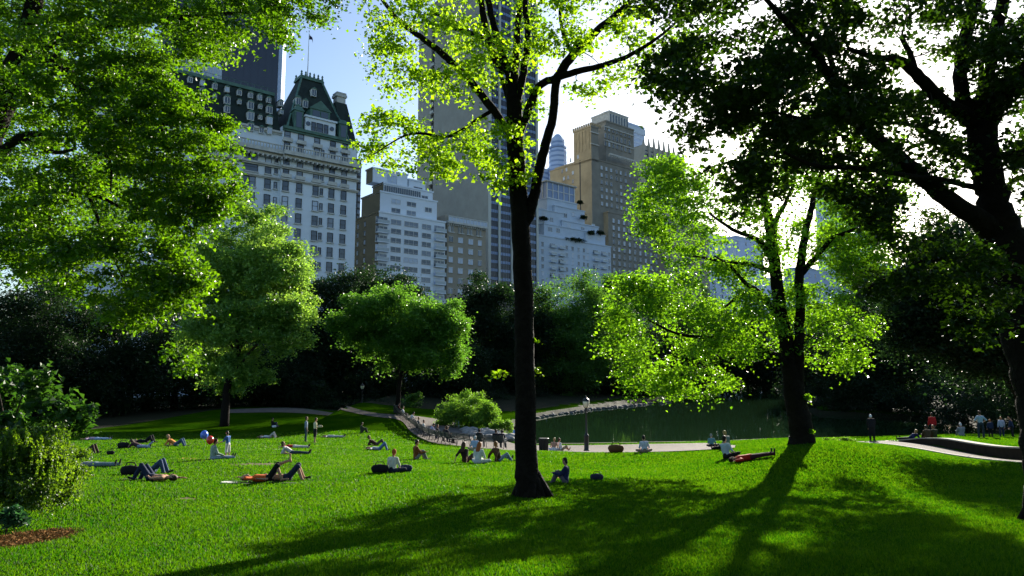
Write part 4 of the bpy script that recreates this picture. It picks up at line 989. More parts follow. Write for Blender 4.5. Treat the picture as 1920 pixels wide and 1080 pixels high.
# stepped upper floors
y1 = 2.2; xa, xb = fx(724, y1), fx(815, y1)
ya = B.sy(668)
z2 = fz(724, 362, y1); slab(B, fx(712, y1), fx(819, y1), y1, ya * .95, z1 + .5, z2, M['apt_wall'], M['apt_side'], 'upper_wall')
B.wins([('f', fx(c, y1), fz(724, py, y1), w, 1.6, y1) for c, w in ((742, 3.2), (771, 3.4)) for py in (375, 392)] + [('f', fx(803, y1), fz(724, 380, y1), 2.6, 1.6, y1)], gl, 'window', 'ribbon')
y2 = 5; z3 = fz(724, 345, y2); slab(B, fx(718, y2), fx(811, y2), y2, ya * .8, z2 + .5, z3, M['apt_wall'], M['apt_side'], 'upper_wall')
m = MB(); m.box(fx(719, y1 + .4), fx(788, y1 + .4), y1 + .4, y1 + .5, z2 + .5, z2 + 2.6, 0)
for x in np.linspace(fx(719, y1 + .4), fx(788, y1 + .4), 18): m.box(x-.05, x+.05, y1+.3, y1+.39, z2+.5, z2+2.6, 1)
B.part(m, 'terrace_screen', [M['pane'], M['frame_wh']])
y3 = 7; z4 = fz(700, 316, y3); slab(B, fx(697, y3), fx(763, y3), y3, ya * .75, z3 + .5, z4, M['apt_wall'], M['apt_side'], 'penthouse_wall')
z5 = fz(780, 340, y3); slab(B, fx(766, y3), fx(797, y3), y3, ya * .6, z3 + .5, z5, M['apt_wall'], None, 'penthouse_wall')
B.wins([('f', fx(734, y3), fz(734, 338, y3), 3.4, 3.2, y3)], [M['frame_wh'], M['pane_lit'], M['apt_wall']], 'tall_window', 'ribbon')
B.wins([('f', fx(783, y3), fz(783, 354, y3), 3.4, 1.3, y3), ('f', fx(796, y2), fz(796, 373, y2), 2.4, 2.2, y2)], gl, 'window', 'ribbon')

# ---- brown classical apartment house
B = Bld('apartment_house', 836, 221.5, 'brown limestone apartment house with bracketed cornice right of the white block')
fx, fz = B.fx, B.fz; xR = fx(911); z1 = fz(836, 418)
slab(B, 0, xR, 0, 24, 0, z1, M['brown_wall'], None, coping=0)
m = MB(); m.box(-.4, xR + .4, -1.1, 1, z1, z1 + .7); x = 0
while x < xR: m.box(x, x + .3, -.8, -.003, z1 - .6, z1 - .003); x += .9
B.part(m, 'cornice', [M['stone']])
m = MB(); z2 = z1 + .7; m.box(0, xR, 1.6, 12, z2 - .7, z2 + 2.4, 0); m.box(0, xR, -.8, -.7, z2, z2 + 1.4, 1)
for x in np.linspace(0, xR, 12): m.box(x - .08, x + .08, -.9, -.703, z2, z2 + 1.6, 2)
m.box(0, xR, -.95, -.65, z2 + 1.6, z2 + 1.8, 2); B.part(m, 'roof_terrace', [M['brown_wall'], M['pane_lit'], M['frame_wh']])
bm_ = [M['frame_wh'], M['pane_lit'], M['brown_wall']]
B.wins([('f', fx(c), fz(836, py), w, 1.75, 0) for c, w in ((846, 1.6), (864, 1.9), (883, 1.9), (900, 1.5)) for py in (447, 466.5, 486, 505.5, 525, 545)], bm_, 'window', 'plain')
B.wins([('f', fx(c), fz(836, 427), .8, 2.2, 0) for c in (843.5, 849, 861, 867, 878, 884, 895, 901)], [M['stone'], M['pane'], M['stone']], 'arched_window', 'arch')

# ---- tall tan slab tower
B = Bld('slab_tower', 915, 262, 'enormous tan slab tower with a blank side wall, behind the slender tree')
fx, fz = B.fx, B.fz; xR = fx(1007, 0, 330); yL = B.sy(812, 0, 330); z1 = fz(915, -70)
slab(B, 0, xR, 0, yL, 0, z1, M['tan_slab'], None)
yb = B.sy(780, 0, 330); slab(B, .5, xR - 2, yL + 3.5, yb, 0, z1 - 4, M['tan_slab'], None, 'rear_wall')
m = MB(); m.box(1.2, 4, yL + .2, yL + 3.4, 0, z1 - 2); B.part(m, 'recess_wall', [M['frame_dk']])
for j in range(26):
    m = MB(); z = fz(915, 470 - j * 16.5); m.box(-.2, 1.15, yL + .4, yL + 3.2, z, z + .25); m.box(-.25, -.17, yL + .4, yL + 3.2, z + .25, z + 1.3); B.part(m, 'balcony', [M['white_pier']])
npx = [917, 935, 958.5, 981, 1006]
for c in npx:
    m = MB(); x = fx(c, 0, 400); m.box(x - .45, x + .45, -.75, -.003, 0, z1 - 1); B.part(m, 'pier', [M['white_pier']])
bays = []
zs = [fz(915, 300) + 3.35 * k for k in range(-16, 30)]
for a, b in zip(npx[:-1], npx[1:]):
    xa_, xb_ = fx(a, 0, 400) + .5, fx(b, 0, 400) - .5
    m = MB(); m.box(xa_, xb_, -.12, -.004, 0, z1 - 1, 0)
    for z in zs:
        m.box(xa_, xb_, -.2, -.125, z - .55, z + .55, 2)
        for q in np.linspace(xa_, xb_, 5)[1:-1]: m.box(q - .05, q + .05, -.26, -.205, z - .5, z + .5, 1)
    for q in np.linspace(xa_, xb_, 5)[1:-1]: m.box(q - .04, q + .04, -.2, -.125, 0, z1 - 1, 1)
    B.part(m, 'window_bay', [M['dark_glass'], M['frame_dk'], M['blue_glass']])

# ---- blue grey stepped apartment block
B = Bld('terraced_building', 1008, 285, 'blue grey terraced apartment block with planted setbacks and a glass penthouse')
fx, fz = B.fx, B.fz
gw = [M['frame_wh'], M['pane_lit'], M['grey_wall'], M['balc_glass']]
def step(px0, px1, py_top, y, zlow, nm='wall', dep=20, mt='grey_wall', ref=None):
    z = fz(ref or px0, py_top, y); slab(B, fx(px0, y), fx(px1, y), y, y + dep, zlow, z, M[mt], None, nm, .45); return z
z1 = step(1008, 1144, 441, 0, 0, dep=26)
za = step(1020, 1100, 420, 2.5, z1 + .45, 'setback_wall', 22); zb_ = step(1098, 1134, 437, 1.5, z1 + .45 - 3, 'setback_wall', 22)
zc_ = step(1009, 1056, 392, 5, za + .45, 'setback_wall', 18); zd = step(1054, 1122, 414, 4, za + .45 - 4, 'setback_wall', 18)
ze_ = step(1040, 1096, 386, 7.5, zc_ + .45 - 3, 'setback_wall', 14); zf_ = step(1026, 1082, 372, 9, ze_ + .45 - 4, 'setback_wall', 12)
y = 10; x0, x1 = fx(1026, y), fx(1077, y); zp0 = fz(1026, 385, y); zp1 = fz(1050, 346, y)
m = MB(); m.box(x0, x1, y, y + 11, zf_, zp1, 0)
for k, x in enumerate(np.linspace(x0, x1, 6)): m.box(x - .2, x + .2, y - .25, y - .003, zp0, zp1, 1)
for z in np.linspace(zp0, zp1, 4): m.box(x0, x1, y - .3, y - .255, z - .15, z + .15, 1)
for yy in np.linspace(y, y + 11, 5): m.box(x0 - .25, x0 - .003, yy - .2, yy + .2, zp0, zp1, 2)
m.box(x0 - 1, x1 + 1, y - 1, y + 12, zp1, zp1 + .5, 2); B.part(m, 'glass_penthouse', [M['blue_glass'], M['frame_wh'], M['stone']])
sp = []
for py in (452, 466, 480, 494, 508, 522):
    for c in (1017, 1062, 1073, 1084, 1094, 1101, 1141): sp.append(('f', fx(c), fz(1008, py + 4), 1.3, 1.7, 0))
B.wins(sp, [M['frame_wh'], M['pane'], M['grey_wall']], 'window', 'plain')
B.wins([('f', fx(c), fz(1008, py + 4), 3.2, 1.7, 0) for py in (452, 466, 480, 494, 508, 522) for c in (1035, 1051, 1115, 1130)], gw, 'balcony', 'balcony')
B.wins([('f', fx(c, yy), fz(c, py, yy), w, 2.0, yy) for c, py, w, yy in ((1031, 430, 2.6, 2.5), (1046, 432, 2.2, 2.5), (1066, 424, 2.2, 4), (1092, 430, 2.4, 4), (1105, 444, 1.8, 1.5), (1122, 447, 1.8, 1.5), (1020, 400, 2.4, 5), (1060, 404, 2.0, 7.5), (1075, 402, 2.0, 7.5), (1046, 391, 2.6, 9), (1112, 424, 2.0, 4), (1034, 412, 2.0, 5))], gw, 'terrace_window', 'ribbon')
for k, (c, py, yy, w) in enumerate(((1080, 449, -.5, 30), (1020, 409, 3, 10), (1094, 407, 5, 9), (1126, 436, .5, 12), (1108, 436, .8, 9), (1088, 379, 9, 5))):
    ctr = np.array([fx(c, yy), yy, fz(c, py, yy)]); n = 60; wr = w * .11
    q = ctr + rng.normal(size=(n, 3)) * np.array([wr * .8, .35, .28]); s_ = spray_leaves(q, .8, 24, .4)
    me = crown_mesh('roof_planting', [s_], None, M['leaf_dark']); link('roof_planting', me, B.root)

# ---- brown brick hotel tower with warm light painted on its side
B = Bld('brick_tower', 1145, 330, 'brown brick hotel tower with a side wall coloured as warmly lit and a crenellated stepped crown')
fx, fz, sz = B.fx, B.fz, B.sz
z1 = fz(1112, 340, 0); bw0 = [M['stone'], M['pane'], M['brick_front']]
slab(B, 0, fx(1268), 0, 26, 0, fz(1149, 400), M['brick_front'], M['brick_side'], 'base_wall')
xs_ = fx(1106 + 0, 0); yN = B.sy(1104, 0, 350)
# shaft: narrower, set on the base; its left side takes the warm lit colour
yo = 3.0; xo = fx(1109, yo, 300)
z_main = fz(1118, 268, yo)
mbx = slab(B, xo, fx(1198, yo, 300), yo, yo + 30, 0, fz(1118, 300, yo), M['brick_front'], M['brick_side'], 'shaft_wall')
z_n = fz(1110, 238, yo); y_t = B.sy(1076, xo, 300)
slab(B, xo, fx(1122, yo, 280), yo, max(y_t, yo + 6), fz(1118, 300, yo) - 1, z_n, M['brick_front'], M['brick_side'], 'corner_turret', .8)
m = MB(); x = xo
for k in range(6): m.box(xo + k * 1.3, xo + k * 1.3 + .7, yo - .3, yo + .4, z_n + .8, z_n + 2.2)
k = yo
while k < max(y_t, yo + 6): m.box(xo - .3, xo + .4, k, k + .7, z_n + .8, z_n + 2.2); k += 1.5
B.part(m, 'battlement', [M['brick_side']])
yL2 = B.sy(1041, xo, 330); z_l = sz(1060, 318, xo)
slab(B, xo + .01, xo + 14, max(y_t, yo + 6), yL2, 0, sz(1058, 312, xo), M['brick_side'], None, 'side_wing', .6)
z_c = fz(1172, 240, yo + 4); slab(B, fx(1136, yo + 4, 250), fx(1188, yo + 4, 250), yo + 4, yo + 24, fz(1118, 300, yo) - 1, z_c, M['brick_front'], None, 'crown_wall', .8)
z_d = fz(1160, 216, yo + 7); slab(B, fx(1143, yo + 7, 230), fx(1178, yo + 7, 230), yo + 7, yo + 20, z_c, z_d, M['stone'], None, 'crown_lantern', .8)
m = MB()
for x in np.linspace(fx(1144, yo + 7, 230) + .5, fx(1177, yo + 7, 230) - .5, 7): m.box(x - .35, x + .35, yo + 6.8, yo + 6.99, z_c + 1.5, z_d - .8)
B.part(m, 'lantern_windows', [M['pane']]); tag(B.root.children[-1], kind='stuff')
m = MB(); za_ = z_d + .8; xa_, xb_ = fx(1146, yo + 7, 230), fx(1175, yo + 7, 230); m.hexa([(xa_, yo+8, za_), (xb_, yo+8, za_), (xb_, yo+19, za_), (xa_, yo+19, za_)], [(xa_+3, yo+11, za_+2.5), (xb_-3, yo+11, za_+2.5), (xb_-3, yo+16, za_+2.5), (xa_+3, yo+16, za_+2.5)]); B.part(m, 'lantern_roof', [M['copper']])
cs = []
for c in (1135, 1142, 1150, 1157, 1165, 1172, 1180):
    for py in (252, 266, 280): cs.append(('f', fx(c, yo + 4, 260), fz(1172, py, yo + 4), 1.1, 2.6, yo + 4))
B.wins(cs, bw0, 'crown_window', 'sash', 200)
for k_, (pa_, pb_, z_a) in enumerate(((1132, 1188, z_c - 3.2), (1132, 1188, z_c - 10.5), (1107, 1122, z_n - 3), (1107, 1122, z_n - 9))):
    m = MB(); yy_ = yo + 4 if k_ < 2 else yo; m.box(fx(pa_, yy_, 260), fx(pb_, yy_, 260), yy_ - .5, yy_ - .01, z_a, z_a + .5); B.part(m, 'string_course', [M['stone']])
for yv in np.linspace(yo + 1.5, max(y_t, yo + 6) - 1.5, 5):
    m = MB(); m.box(xo - .25, xo - .01, yv - .25, yv + .25, z_n - 11, z_n - 1); B.part(m, 'pilaster', [M['brick_side']])
zk = fz(1143, 290, yo - .6); m = MB(); m.box(fx(1143, yo), fx(1192, yo), yo - 1.0, yo - .01, zk, zk + .8); x = fx(1143, yo)
while x < fx(1191, yo): m.box(x, x + .5, yo - .9, yo - .02, zk - .9, zk - .005); x += 1.5
B.part(m, 'cornice', [M['stone']])
bw_ = [M['stone'], M['pane_lit'], M['brick_front']]
sp = []
for j in range(11):
    py = 414 + j * 13.2
    for i in range(12):
        sp.append(('f', fx(1150 + i * 9.8), fz(1150, py), 1.35, 2.1, 0))
B.wins(sp, bw_, 'window', 'sash', 80)
sp = []
for j in range(9):
    py = 312 + j * 13.5
    for c in (1128, 1137, 1146, 1156, 1164, 1173, 1181, 1190):
        if (j * 7 + int(c)) % 9 == 0 or fz(1118, py, yo) < fz(1149, 400) + 3: continue
        sp.append(('f', fx(c, yo, 330), fz(1118, py, yo), 1.2, 1.9, yo))
B.wins(sp, bw_, 'shaft_window', 'sash', 80 + 20)
sp = [('s', B.sy(c, xo), sz(c, py, xo), 1.1, 1.8, xo) for c, py in ((1055, 321), (1063, 318), (1075, 324), (1075, 340), (1077, 356), (1077, 370), (1071, 300), (1085, 294), (1058, 335), (1066, 333))]
B.wins(sp, bw_, 'side_window', 'plain', 120)
m = MB(); yq = B.sy(1089, xo, 350); m.box(xo - .08, xo - .01, yq, yq + .7, 0, sz(1089, 300, xo)); B.part(m, 'side_recess', [M['frame_dk']])

# ---- round topped haze blue tower
B = Bld('domed_tower', 1049, 470, 'slim haze blue tower with stepped octagonal top seen left of the brick tower')
zA = B.fz(1040, 315); zB = B.fz(1040, 282); zC = B.fz(1040, 262); zT = B.fz(1040, 251)
w1 = 22 / FPX * 470; w2 = 16 / FPX * 470; w3 = 13 / FPX * 470
cx_ = 0; cy_ = 10
m = MB(); c8 = (0.0, 0.0)
m.lathe([(w1, 0), (w1, zA), (w1*.98, zA), (w2 * 1.05, zA + .1), (w2 * 1.05, zB), (w3, zB + 3), (w3, zC), (w3 * .8, zC + 2), (w3 * .35, zT), (.2, zT + .5)], 8, 0, c8, False); B.part(m, 'shaft', [M['blue_wall']])
for k in range(30):
    z = zC - 2 - k * 3.5
    if z < 30: break
    r_ = w3 if z > zB + 3 else (w2 * 1.05 if z > zA else w1)
    m = MB(); m.lathe([(r_ + .05, z - .7), (r_ + .12, z - .7), (r_ + .12, z + .7), (r_ + .05, z + .7)], 8, 0, c8, False); B.part(m, 'window_band', [M['blue_glass']])
m = MB(); xw0, xw1 = B.fx(1014, 2), B.fx(1037, 2); zW = B.fz(1026, 317, 2); m.box(xw0, xw1, 2, 16, 0, zW); B.part(m, 'low_wing', [M['blue_wall']])
for k in range(18):
    z = zW - 3 - k * 3.5; m = MB(); m.box(xw0 + .4, xw1 - .4, 1.85, 1.98, z - .7, z + .7); B.part(m, 'window_band', [M['blue_glass']])
# ---- far haze blue office tower
B = Bld('glass_tower', 1185, 480, 'haze blue flat topped glass tower just right of the brick tower crown')
x1 = B.fx(1209, 0, 280); z1 = B.fz(1188, 236); slab(B, 0, x1, 0, 14, 0, z1, M['blue_wall'], None, 'wall', 1.5)
m = MB(); m.box(-.5, x1 + .5, -.6, 14, z1 - 5, z1 - .5); B.part(m, 'parapet', [M['grey_wall']])
for k in range(24):
    z = z1 - 8 - k * 3.6
    if z < 40: break
    m = MB(); m.box(.5, x1 - .5, -.12, -.004, z - .8, z + .8, 0)
    for x in np.linspace(.5, x1 - .5, 6)[1:-1]: m.box(x - .2, x + .2, -.2, -.125, z - .8, z + .8, 1)
    B.part(m, 'window_band', [M['pane_lit'], M['blue_wall']])
# ---- tower with comb of finials
B = Bld('finned_tower', 1216, 430, 'stone tower topped by a comb of pointed fins rising over the forked tree')
x1 = B.fx(1280, 0, 280); z1 = B.fz(1218, 275); m = MB()
zs1 = B.fz(1218, 262)
slab(B, 0, x1, 0, 18, 0, z1, M['tan_slab'], None, 'wall', .1)
for k in range(9):
    x = x1 * k / 8; m = MB(); zt_ = z1 + 1.5 + (3.5 if k in (1, 2, 3, 4, 5, 6) else 1.5) + (1.6 if k in (2, 3, 4, 5) else 0)
    m.hexa([(x-.75,-.9,0),(x+.75,-.9,0),(x+.75,.6,0),(x-.75,.6,0)], [(x-.75,-.9,z1),(x+.75,-.9,z1),(x+.75,.6,z1),(x-.75,.6,z1)]); m.hexa([(x-.75,-.9,z1),(x+.75,-.9,z1),(x+.75,.6,z1),(x-.75,.6,z1)], [(x-.25,-.4,zt_),(x+.25,-.4,zt_),(x+.25,.1,zt_),(x-.25,.1,zt_)]); B.part(m, 'fin', [M['tan_slab']])
for k in range(8):
    xa_ = x1 * k / 8 + .9; xb_ = x1 * (k + 1) / 8 - .9; m = MB(); m.box(xa_, xb_, -.1, -.004, 40, z1 - 3, 0)
    z = 44
    while z < z1 - 4: m.box(xa_, xb_, -.2, -.104, z, z + 1.4, 1); z += 3.5
    B.part(m, 'window_strip', [M['dark_glass'], M['tan_slab']])
# ---- buildings seen through and right of the forked tree
def plain_tower(name, px0, px1, py, D, label, mf, mg, nc, w, h, pitch, n=16, ms=None, left=10, style='plain', fr='stone', limit=100):
    B = Bld(name, px0, D, label); x1 = B.fx(px1, 0, 500); z1 = B.fz(px0, py); slab(B, 0, x1, 0, left, 0, z1, M[mf], ms, 'wall', .8)
    sp = []
    for j in range(n):
        z = z1 - 3.2 - j * pitch
        if z < 12: break
        for x in np.linspace(w, x1 - w, nc): sp.append(('f', float(x), float(z), w, h, 0))
    B.wins(sp, [M[fr], M[mg], M[mf]], 'window', style, limit); return B
plain_tower('brown_building', 1252, 1330, 408, 350, 'brown apartment block glimpsed through the left crown of the forked tree', 'brown_wall', 'pane', 8, 1.3, 1.9, 3.5, 14)
plain_tower('grey_building', 1330, 1392, 440, 380, 'grey block mostly hidden behind the forked tree, left of its trunk', 'grey_wall', 'pane', 6, 1.4, 1.9, 3.5, 12)
plain_tower('stepped_building', 1390, 1432, 446, 400, 'pale stepped building in the gap just left of the forked trunk', 'blue_wall', 'pane', 4, 1.4, 1.9, 3.5, 12)
plain_tower('low_building', 1434, 1512, 522, 410, 'grey block low behind the forked trunk, between the pale stepped building and the windowed one', 'grey_wall', 'pane', 8, 1.4, 1.9, 3.5, 10)
plain_tower('tall_building', 1575, 1640, 350, 420, 'tall haze blue building behind the right crown of the forked tree', 'blue_wall', 'blue_glass', 7, 1.6, 1.9, 3.6, 26)
plain_tower('windowed_building', 1512, 1602, 504, 360, 'blue building with many bright windows low behind the forked tree, left of the gridded one', 'blue_wall', 'pane_lit', 10, 1.4, 2.2, 4.6, 10)
plain_tower('gridded_building', 1598, 1640, 514, 385, 'grey building with fine pale grid facade right of the bright windowed one', 'grey_wall', 'blue_glass', 7, 1.2, 2.4, 3.1, 12, fr='frame_wh')
plain_tower('end_tower', 1630, 1668, 500, 430, 'dark blue tower ending the skyline at the bright gap of sky', 'frame_dk', 'blue_glass', 5, 1.4, 1.8, 3.6, 12)
plain_tower('far_building', 1676, 1720, 498, 470, 'small distant grey building right of the bright gap of sky', 'grey_wall', 'pane', 4, 1.6, 1.9, 3.6, 10)
plain_tower('left_building', 60, 250, 470, 210, 'pale building glimpsed through gaps beneath the spreading maple at left', 'apt_wall', 'pane', 12, 1.5, 2.0, 3.6, 14)
# ------------------------------------------------------------------ people
FWD = vec(0, 1, 0); UPV = vec(0, 0, 1); RT = vec(1, 0, 0)
def nrm(v): v = np.array(v, float); return v / np.linalg.norm(v)
def capsule(mb, a, b, ra, rb, n=9):
    a = np.array(a, float); b = np.array(b, float); d = b - a; L = np.linalg.norm(d)
    if L < 1e-6: d = vec(0, 0, 1)
    else: d = d / L
    P = []; Rr = []
    for t in (-80, -50, -20): P.append(a + d * ra * math.sin(R(t))); Rr.append(ra * math.cos(R(t)))
    for t in (20, 50, 80): P.append(b + d * rb * math.sin(R(t))); Rr.append(rb * math.cos(R(t)))
    mb.tube([tuple(p) for p in P], Rr, n)
BAKE = {}
def remesh(mb, name, voxel):
    me = mb.mesh(name, []); o = bpy.data.objects.new('tmp', me); TMP.objects.link(o)
    m = o.modifiers.new('r', 'REMESH'); m.mode = 'VOXEL'; m.voxel_size = voxel; m.use_smooth_shade = True
    s = o.modifiers.new('s', 'SMOOTH'); s.factor = .5; s.iterations = 2
    dg = bpy.context.evaluated_depsgraph_get(); ev = o.evaluated_get(dg); out = bpy.data.meshes.new_from_object(ev)
    v = [tuple(x.co) for x in out.vertices]; f = [tuple(p.vertices) for p in out.polygons]
    bpy.data.objects.remove(o); bpy.data.meshes.remove(me); bpy.data.meshes.remove(out); return v, f
TMP = bpy.data.collections.new('tmp'); COL.children.link(TMP)

# pose: pelvis height, spine, head, arms (upper, fore) L/R, legs (thigh, shin) L/R as directions in the body frame (x right, y forward, z up)
POSES = {
 'stand': dict(pz=.93, sp=(0,0,1), hd=(0,.1,1), aL=((-.22,.02,-1),(-.05,.25,-1)), aR=((.22,.02,-1),(.05,.25,-1)), lL=((-.06,.02,-1),(0,-.03,-1)), lR=((.06,.02,-1),(0,-.03,-1))),
 'hips': dict(pz=.93, sp=(0,0,1), hd=(0,.1,1), aL=((-.8,-.25,-1),(.75,.35,-.6)), aR=((.8,-.25,-1),(-.75,.35,-.6)), lL=((-.12,.0,-1),(0,-.02,-1)), lR=((.12,.0,-1),(0,-.02,-1))),
 'carry': dict(pz=.93, sp=(0,0,1), hd=(0,.25,1), aL=((-.2,.1,-1),(.25,.9,.0)), aR=((.2,.1,-1),(-.1,.95,.1)), lL=((-.06,.05,-1),(0,-.03,-1)), lR=((.06,-.02,-1),(0,-.05,-1))),
 'stoop': dict(pz=.91, sp=(0,.22,1), hd=(0,.6,1), aL=((-.12,.15,-1),(.1,.3,-1)), aR=((.12,.15,-1),(-.1,.3,-1)), lL=((-.04,.05,-1),(0,-.06,-1)), lR=((.04,.02,-1),(0,-.06,-1))),
 'walk': dict(pz=.90, sp=(0,.04,1), hd=(0,.1,1), aL=((-.15,.45,-1),(0,.7,-1)), aR=((.15,-.45,-1),(0,-.1,-1)), lL=((-.04,-.38,-1),(0,-.62,-1)), lR=((.04,.48,-1),(0,.08,-1))),
 'reach': dict(pz=.93, sp=(0,.05,1), hd=(0,.35,1), aL=((-.2,.5,-.8),(.1,1,-.3)), aR=((.2,.5,-.8),(-.1,1,-.3)), lL=((-.06,.05,-1),(0,-.05,-1)), lR=((.06,-.05,-1),(0,-.08,-1))),
 'cross': dict(pz=.11, sp=(0,.12,1), hd=(0,.35,1), aL=((-.3,.25,-1),(.4,.8,-.35)), aR=((.3,.25,-1),(-.4,.8,-.35)), lL=((-.75,.8,.12),(.9,.18,-.22)), lR=((.75,.8,.12),(-.9,.18,-.22))),
 'knees': dict(pz=.11, sp=(0,-.06,1), hd=(0,.3,1), aL=((-.15,.55,-.7),(.2,.9,.15)), aR=((.15,.55,-.7),(-.2,.9,.15)), lL=((-.12,.75,.78),(-.02,.42,-.9)), lR=((.12,.75,.78),(.02,.42,-.9))),
 'lean': dict(pz=.11, sp=(0,-.38,1), hd=(0,.1,1), aL=((-.35,-.55,-.8),(-.1,-.25,-1)), aR=((.35,-.55,-.8),(.1,-.25,-1)), lL=((-.15,.95,.28),(-.05,.9,-.30)), lR=((.1,.85,.55),(.05,.55,-.75))),
 'legsout': dict(pz=.11, sp=(0,.02,1), hd=(0,.3,1), aL=((-.2,.3,-.9),(.15,.9,-.3)), aR=((.2,.3,-.9),(-.15,.9,-.3)), lL=((-.12,1,.05),(0,1,-.06)), lR=((.12,1,.05),(0,1,-.06))),
 'supine': dict(pz=.12, sp=(0,-1,.02), hd=(0,-1,.08), aL=((-.7,.5,-.05),(.5,.8,.12)), aR=((.9,-.1,-.05),(.2,-1,.05)), lL=((-.1,1,.02),(0,1,-.03)), lR=((.1,1,.02),(0,1,-.03)), face=(0,.15,1)),
 'supknee': dict(pz=.12, sp=(0,-1,.03), hd=(0,-1,.1), aL=((-.6,.6,-.05),(.6,.7,.15)), aR=((.9,-.3,-.05),(-.3,-1,.05)), lL=((-.12,.62,.80),(0,.42,-.90)), lR=((.12,.7,.72),(0,.35,-.93)), face=(0,.15,1)),
 'suprais': dict(pz=.12, sp=(0,-1,.03), hd=(0,-1,.12), aL=((-.6,.6,-.05),(.6,.7,.15)), aR=((.8,-.4,.1),(-.5,-.8,.1)), lL=((-.1,.45,.9),(.25,.85,.30)), lR=((.12,.55,.84),(0,.40,-.92)), face=(0,.15,1)),
 'prop': dict(pz=.12, sp=(0,-.85,.52), hd=(0,-.35,1), aL=((-.3,-.35,-.9),(-.05,.9,-.15)), aR=((.3,-.35,-.9),(.05,.9,-.15)), lL=((-.12,1,.02),(0,1,-.04)), lR=((.12,1,.06),(0,1,-.10)), face=(0,.8,.4)),
 'propknee': dict(pz=.12, sp=(0,-.85,.50), hd=(0,-.35,1), aL=((-.3,-.35,-.9),(-.05,.9,-.15)), aR=((.3,-.35,-.9),(.05,.9,-.15)), lL=((-.12,.72,.70),(0,.4,-.92)), lR=((.12,.78,.62),(0,.5,-.86)), face=(0,.8,.4)),
 'prone': dict(pz=.14, sp=(0,.95,.28), hd=(0,.8,.75), aL=((-.3,.35,-.85),(.2,1,-.05)), aR=((.3,.35,-.85),(-.2,1,-.05)), lL=((-.12,-1,-.02),(0,-1,-.04)), lR=((.12,-1,-.02),(0,-.75,.6)), face=(0,1,.1)),
 'bench': dict(pz=.50, sp=(0,-.12,1), hd=(0,.2,1), aL=((-.2,.3,-.9),(.1,.9,-.3)), aR=((.2,.3,-.9),(-.1,.9,-.3)), lL=((-.1,1,.02),(0,.08,-1)), lR=((.1,1,.02),(0,.12,-1))),
 'benchbow': dict(pz=.50, sp=(0,.3,1), hd=(0,.8,1), aL=((-.2,.6,-.8),(.2,.8,-.1)), aR=((.2,.6,-.8),(-.2,.8,-.1)), lL=((-.12,1,.0),(0,.05,-1)), lR=((.12,1,.0),(0,.2,-1))),
}
def skeleton(P):
    J = {}; pel = vec(0, 0, P['pz']); sp = nrm(P['sp']); hd = nrm(P['hd']); J['pel'] = pel
    J['wst'] = pel + sp * .16; J['chest'] = pel + sp * .38; J['neck'] = pel + sp * .50; J['nk2'] = J['neck'] + hd * .075; J['head'] = J['neck'] + hd * .19
    J['sp'] = sp; J['hd'] = hd
    f = nrm(P.get('face', (0, 1, -.1))); f = nrm(f - hd * (f @ hd)); J['face'] = f
    for s, k in ((-1, 'L'), (1, 'R')):
        sh = J['neck'] - sp * .045 + RT * s * .175; J['sh' + k] = sh
        ua, fa = map(nrm, P['a' + k]); J['el' + k] = sh + ua * .29; J['wr' + k] = J['el' + k] + fa * .25; J['ha' + k] = fa
        hp = pel + RT * s * .095; J['hp' + k] = hp; th, sn = map(nrm, P['l' + k]); J['kn' + k] = hp + th * .43; J['an' + k] = J['kn' + k] + sn * .42; J['sn' + k] = sn; J['th' + k] = th
        # foot: at right angles to the shin, toes on the side the knee bends towards
        fd = FWD if abs(sn[2]) > .55 else UPV
        fd = nrm(fd - sn * (fd @ sn) + sn * .15); J['to' + k] = J['an' + k] + fd * .17 + sn * .03; J['he' + k] = J['an' + k] - fd * .05 + sn * .03
    return J
def torso(mb, J, e, low=True):
    for s in (-1, 1):
        capsule(mb, J['pel'] + RT * s * .06, J['wst'] + RT * s * .05, .105 + e, .095 + e); capsule(mb, J['wst'] + RT * s * .05, J['chest'] + RT * s * .075, .095 + e, .105 + e)
        capsule(mb, J['chest'] + RT * s * .075, J['neck'] - J['sp'] * .05 + RT * s * .10, .105 + e, .07 + e)
        capsule(mb, J['neck'] - J['sp'] * .04, J['sh' + ('L' if s < 0 else 'R')], .065 + e, .058 + e)
def legs(mb, J, e, frac=1.0, flare=0.0):
    for k in 'LR':
        capsule(mb, J['hp' + k], J['kn' + k], .088 + e, .056 + e + flare)
        if frac > .5:
            t = (frac - .5) * 2; q = J['kn' + k] + (J['an' + k] - J['kn' + k]) * t
            m = J['kn' + k] + (J['an' + k] - J['kn' + k]) * min(.3, t); capsule(mb, J['kn' + k], m, .056 + e, .056 + e); capsule(mb, m, q, .056 + e, .036 + e + .012 * (t > .9))
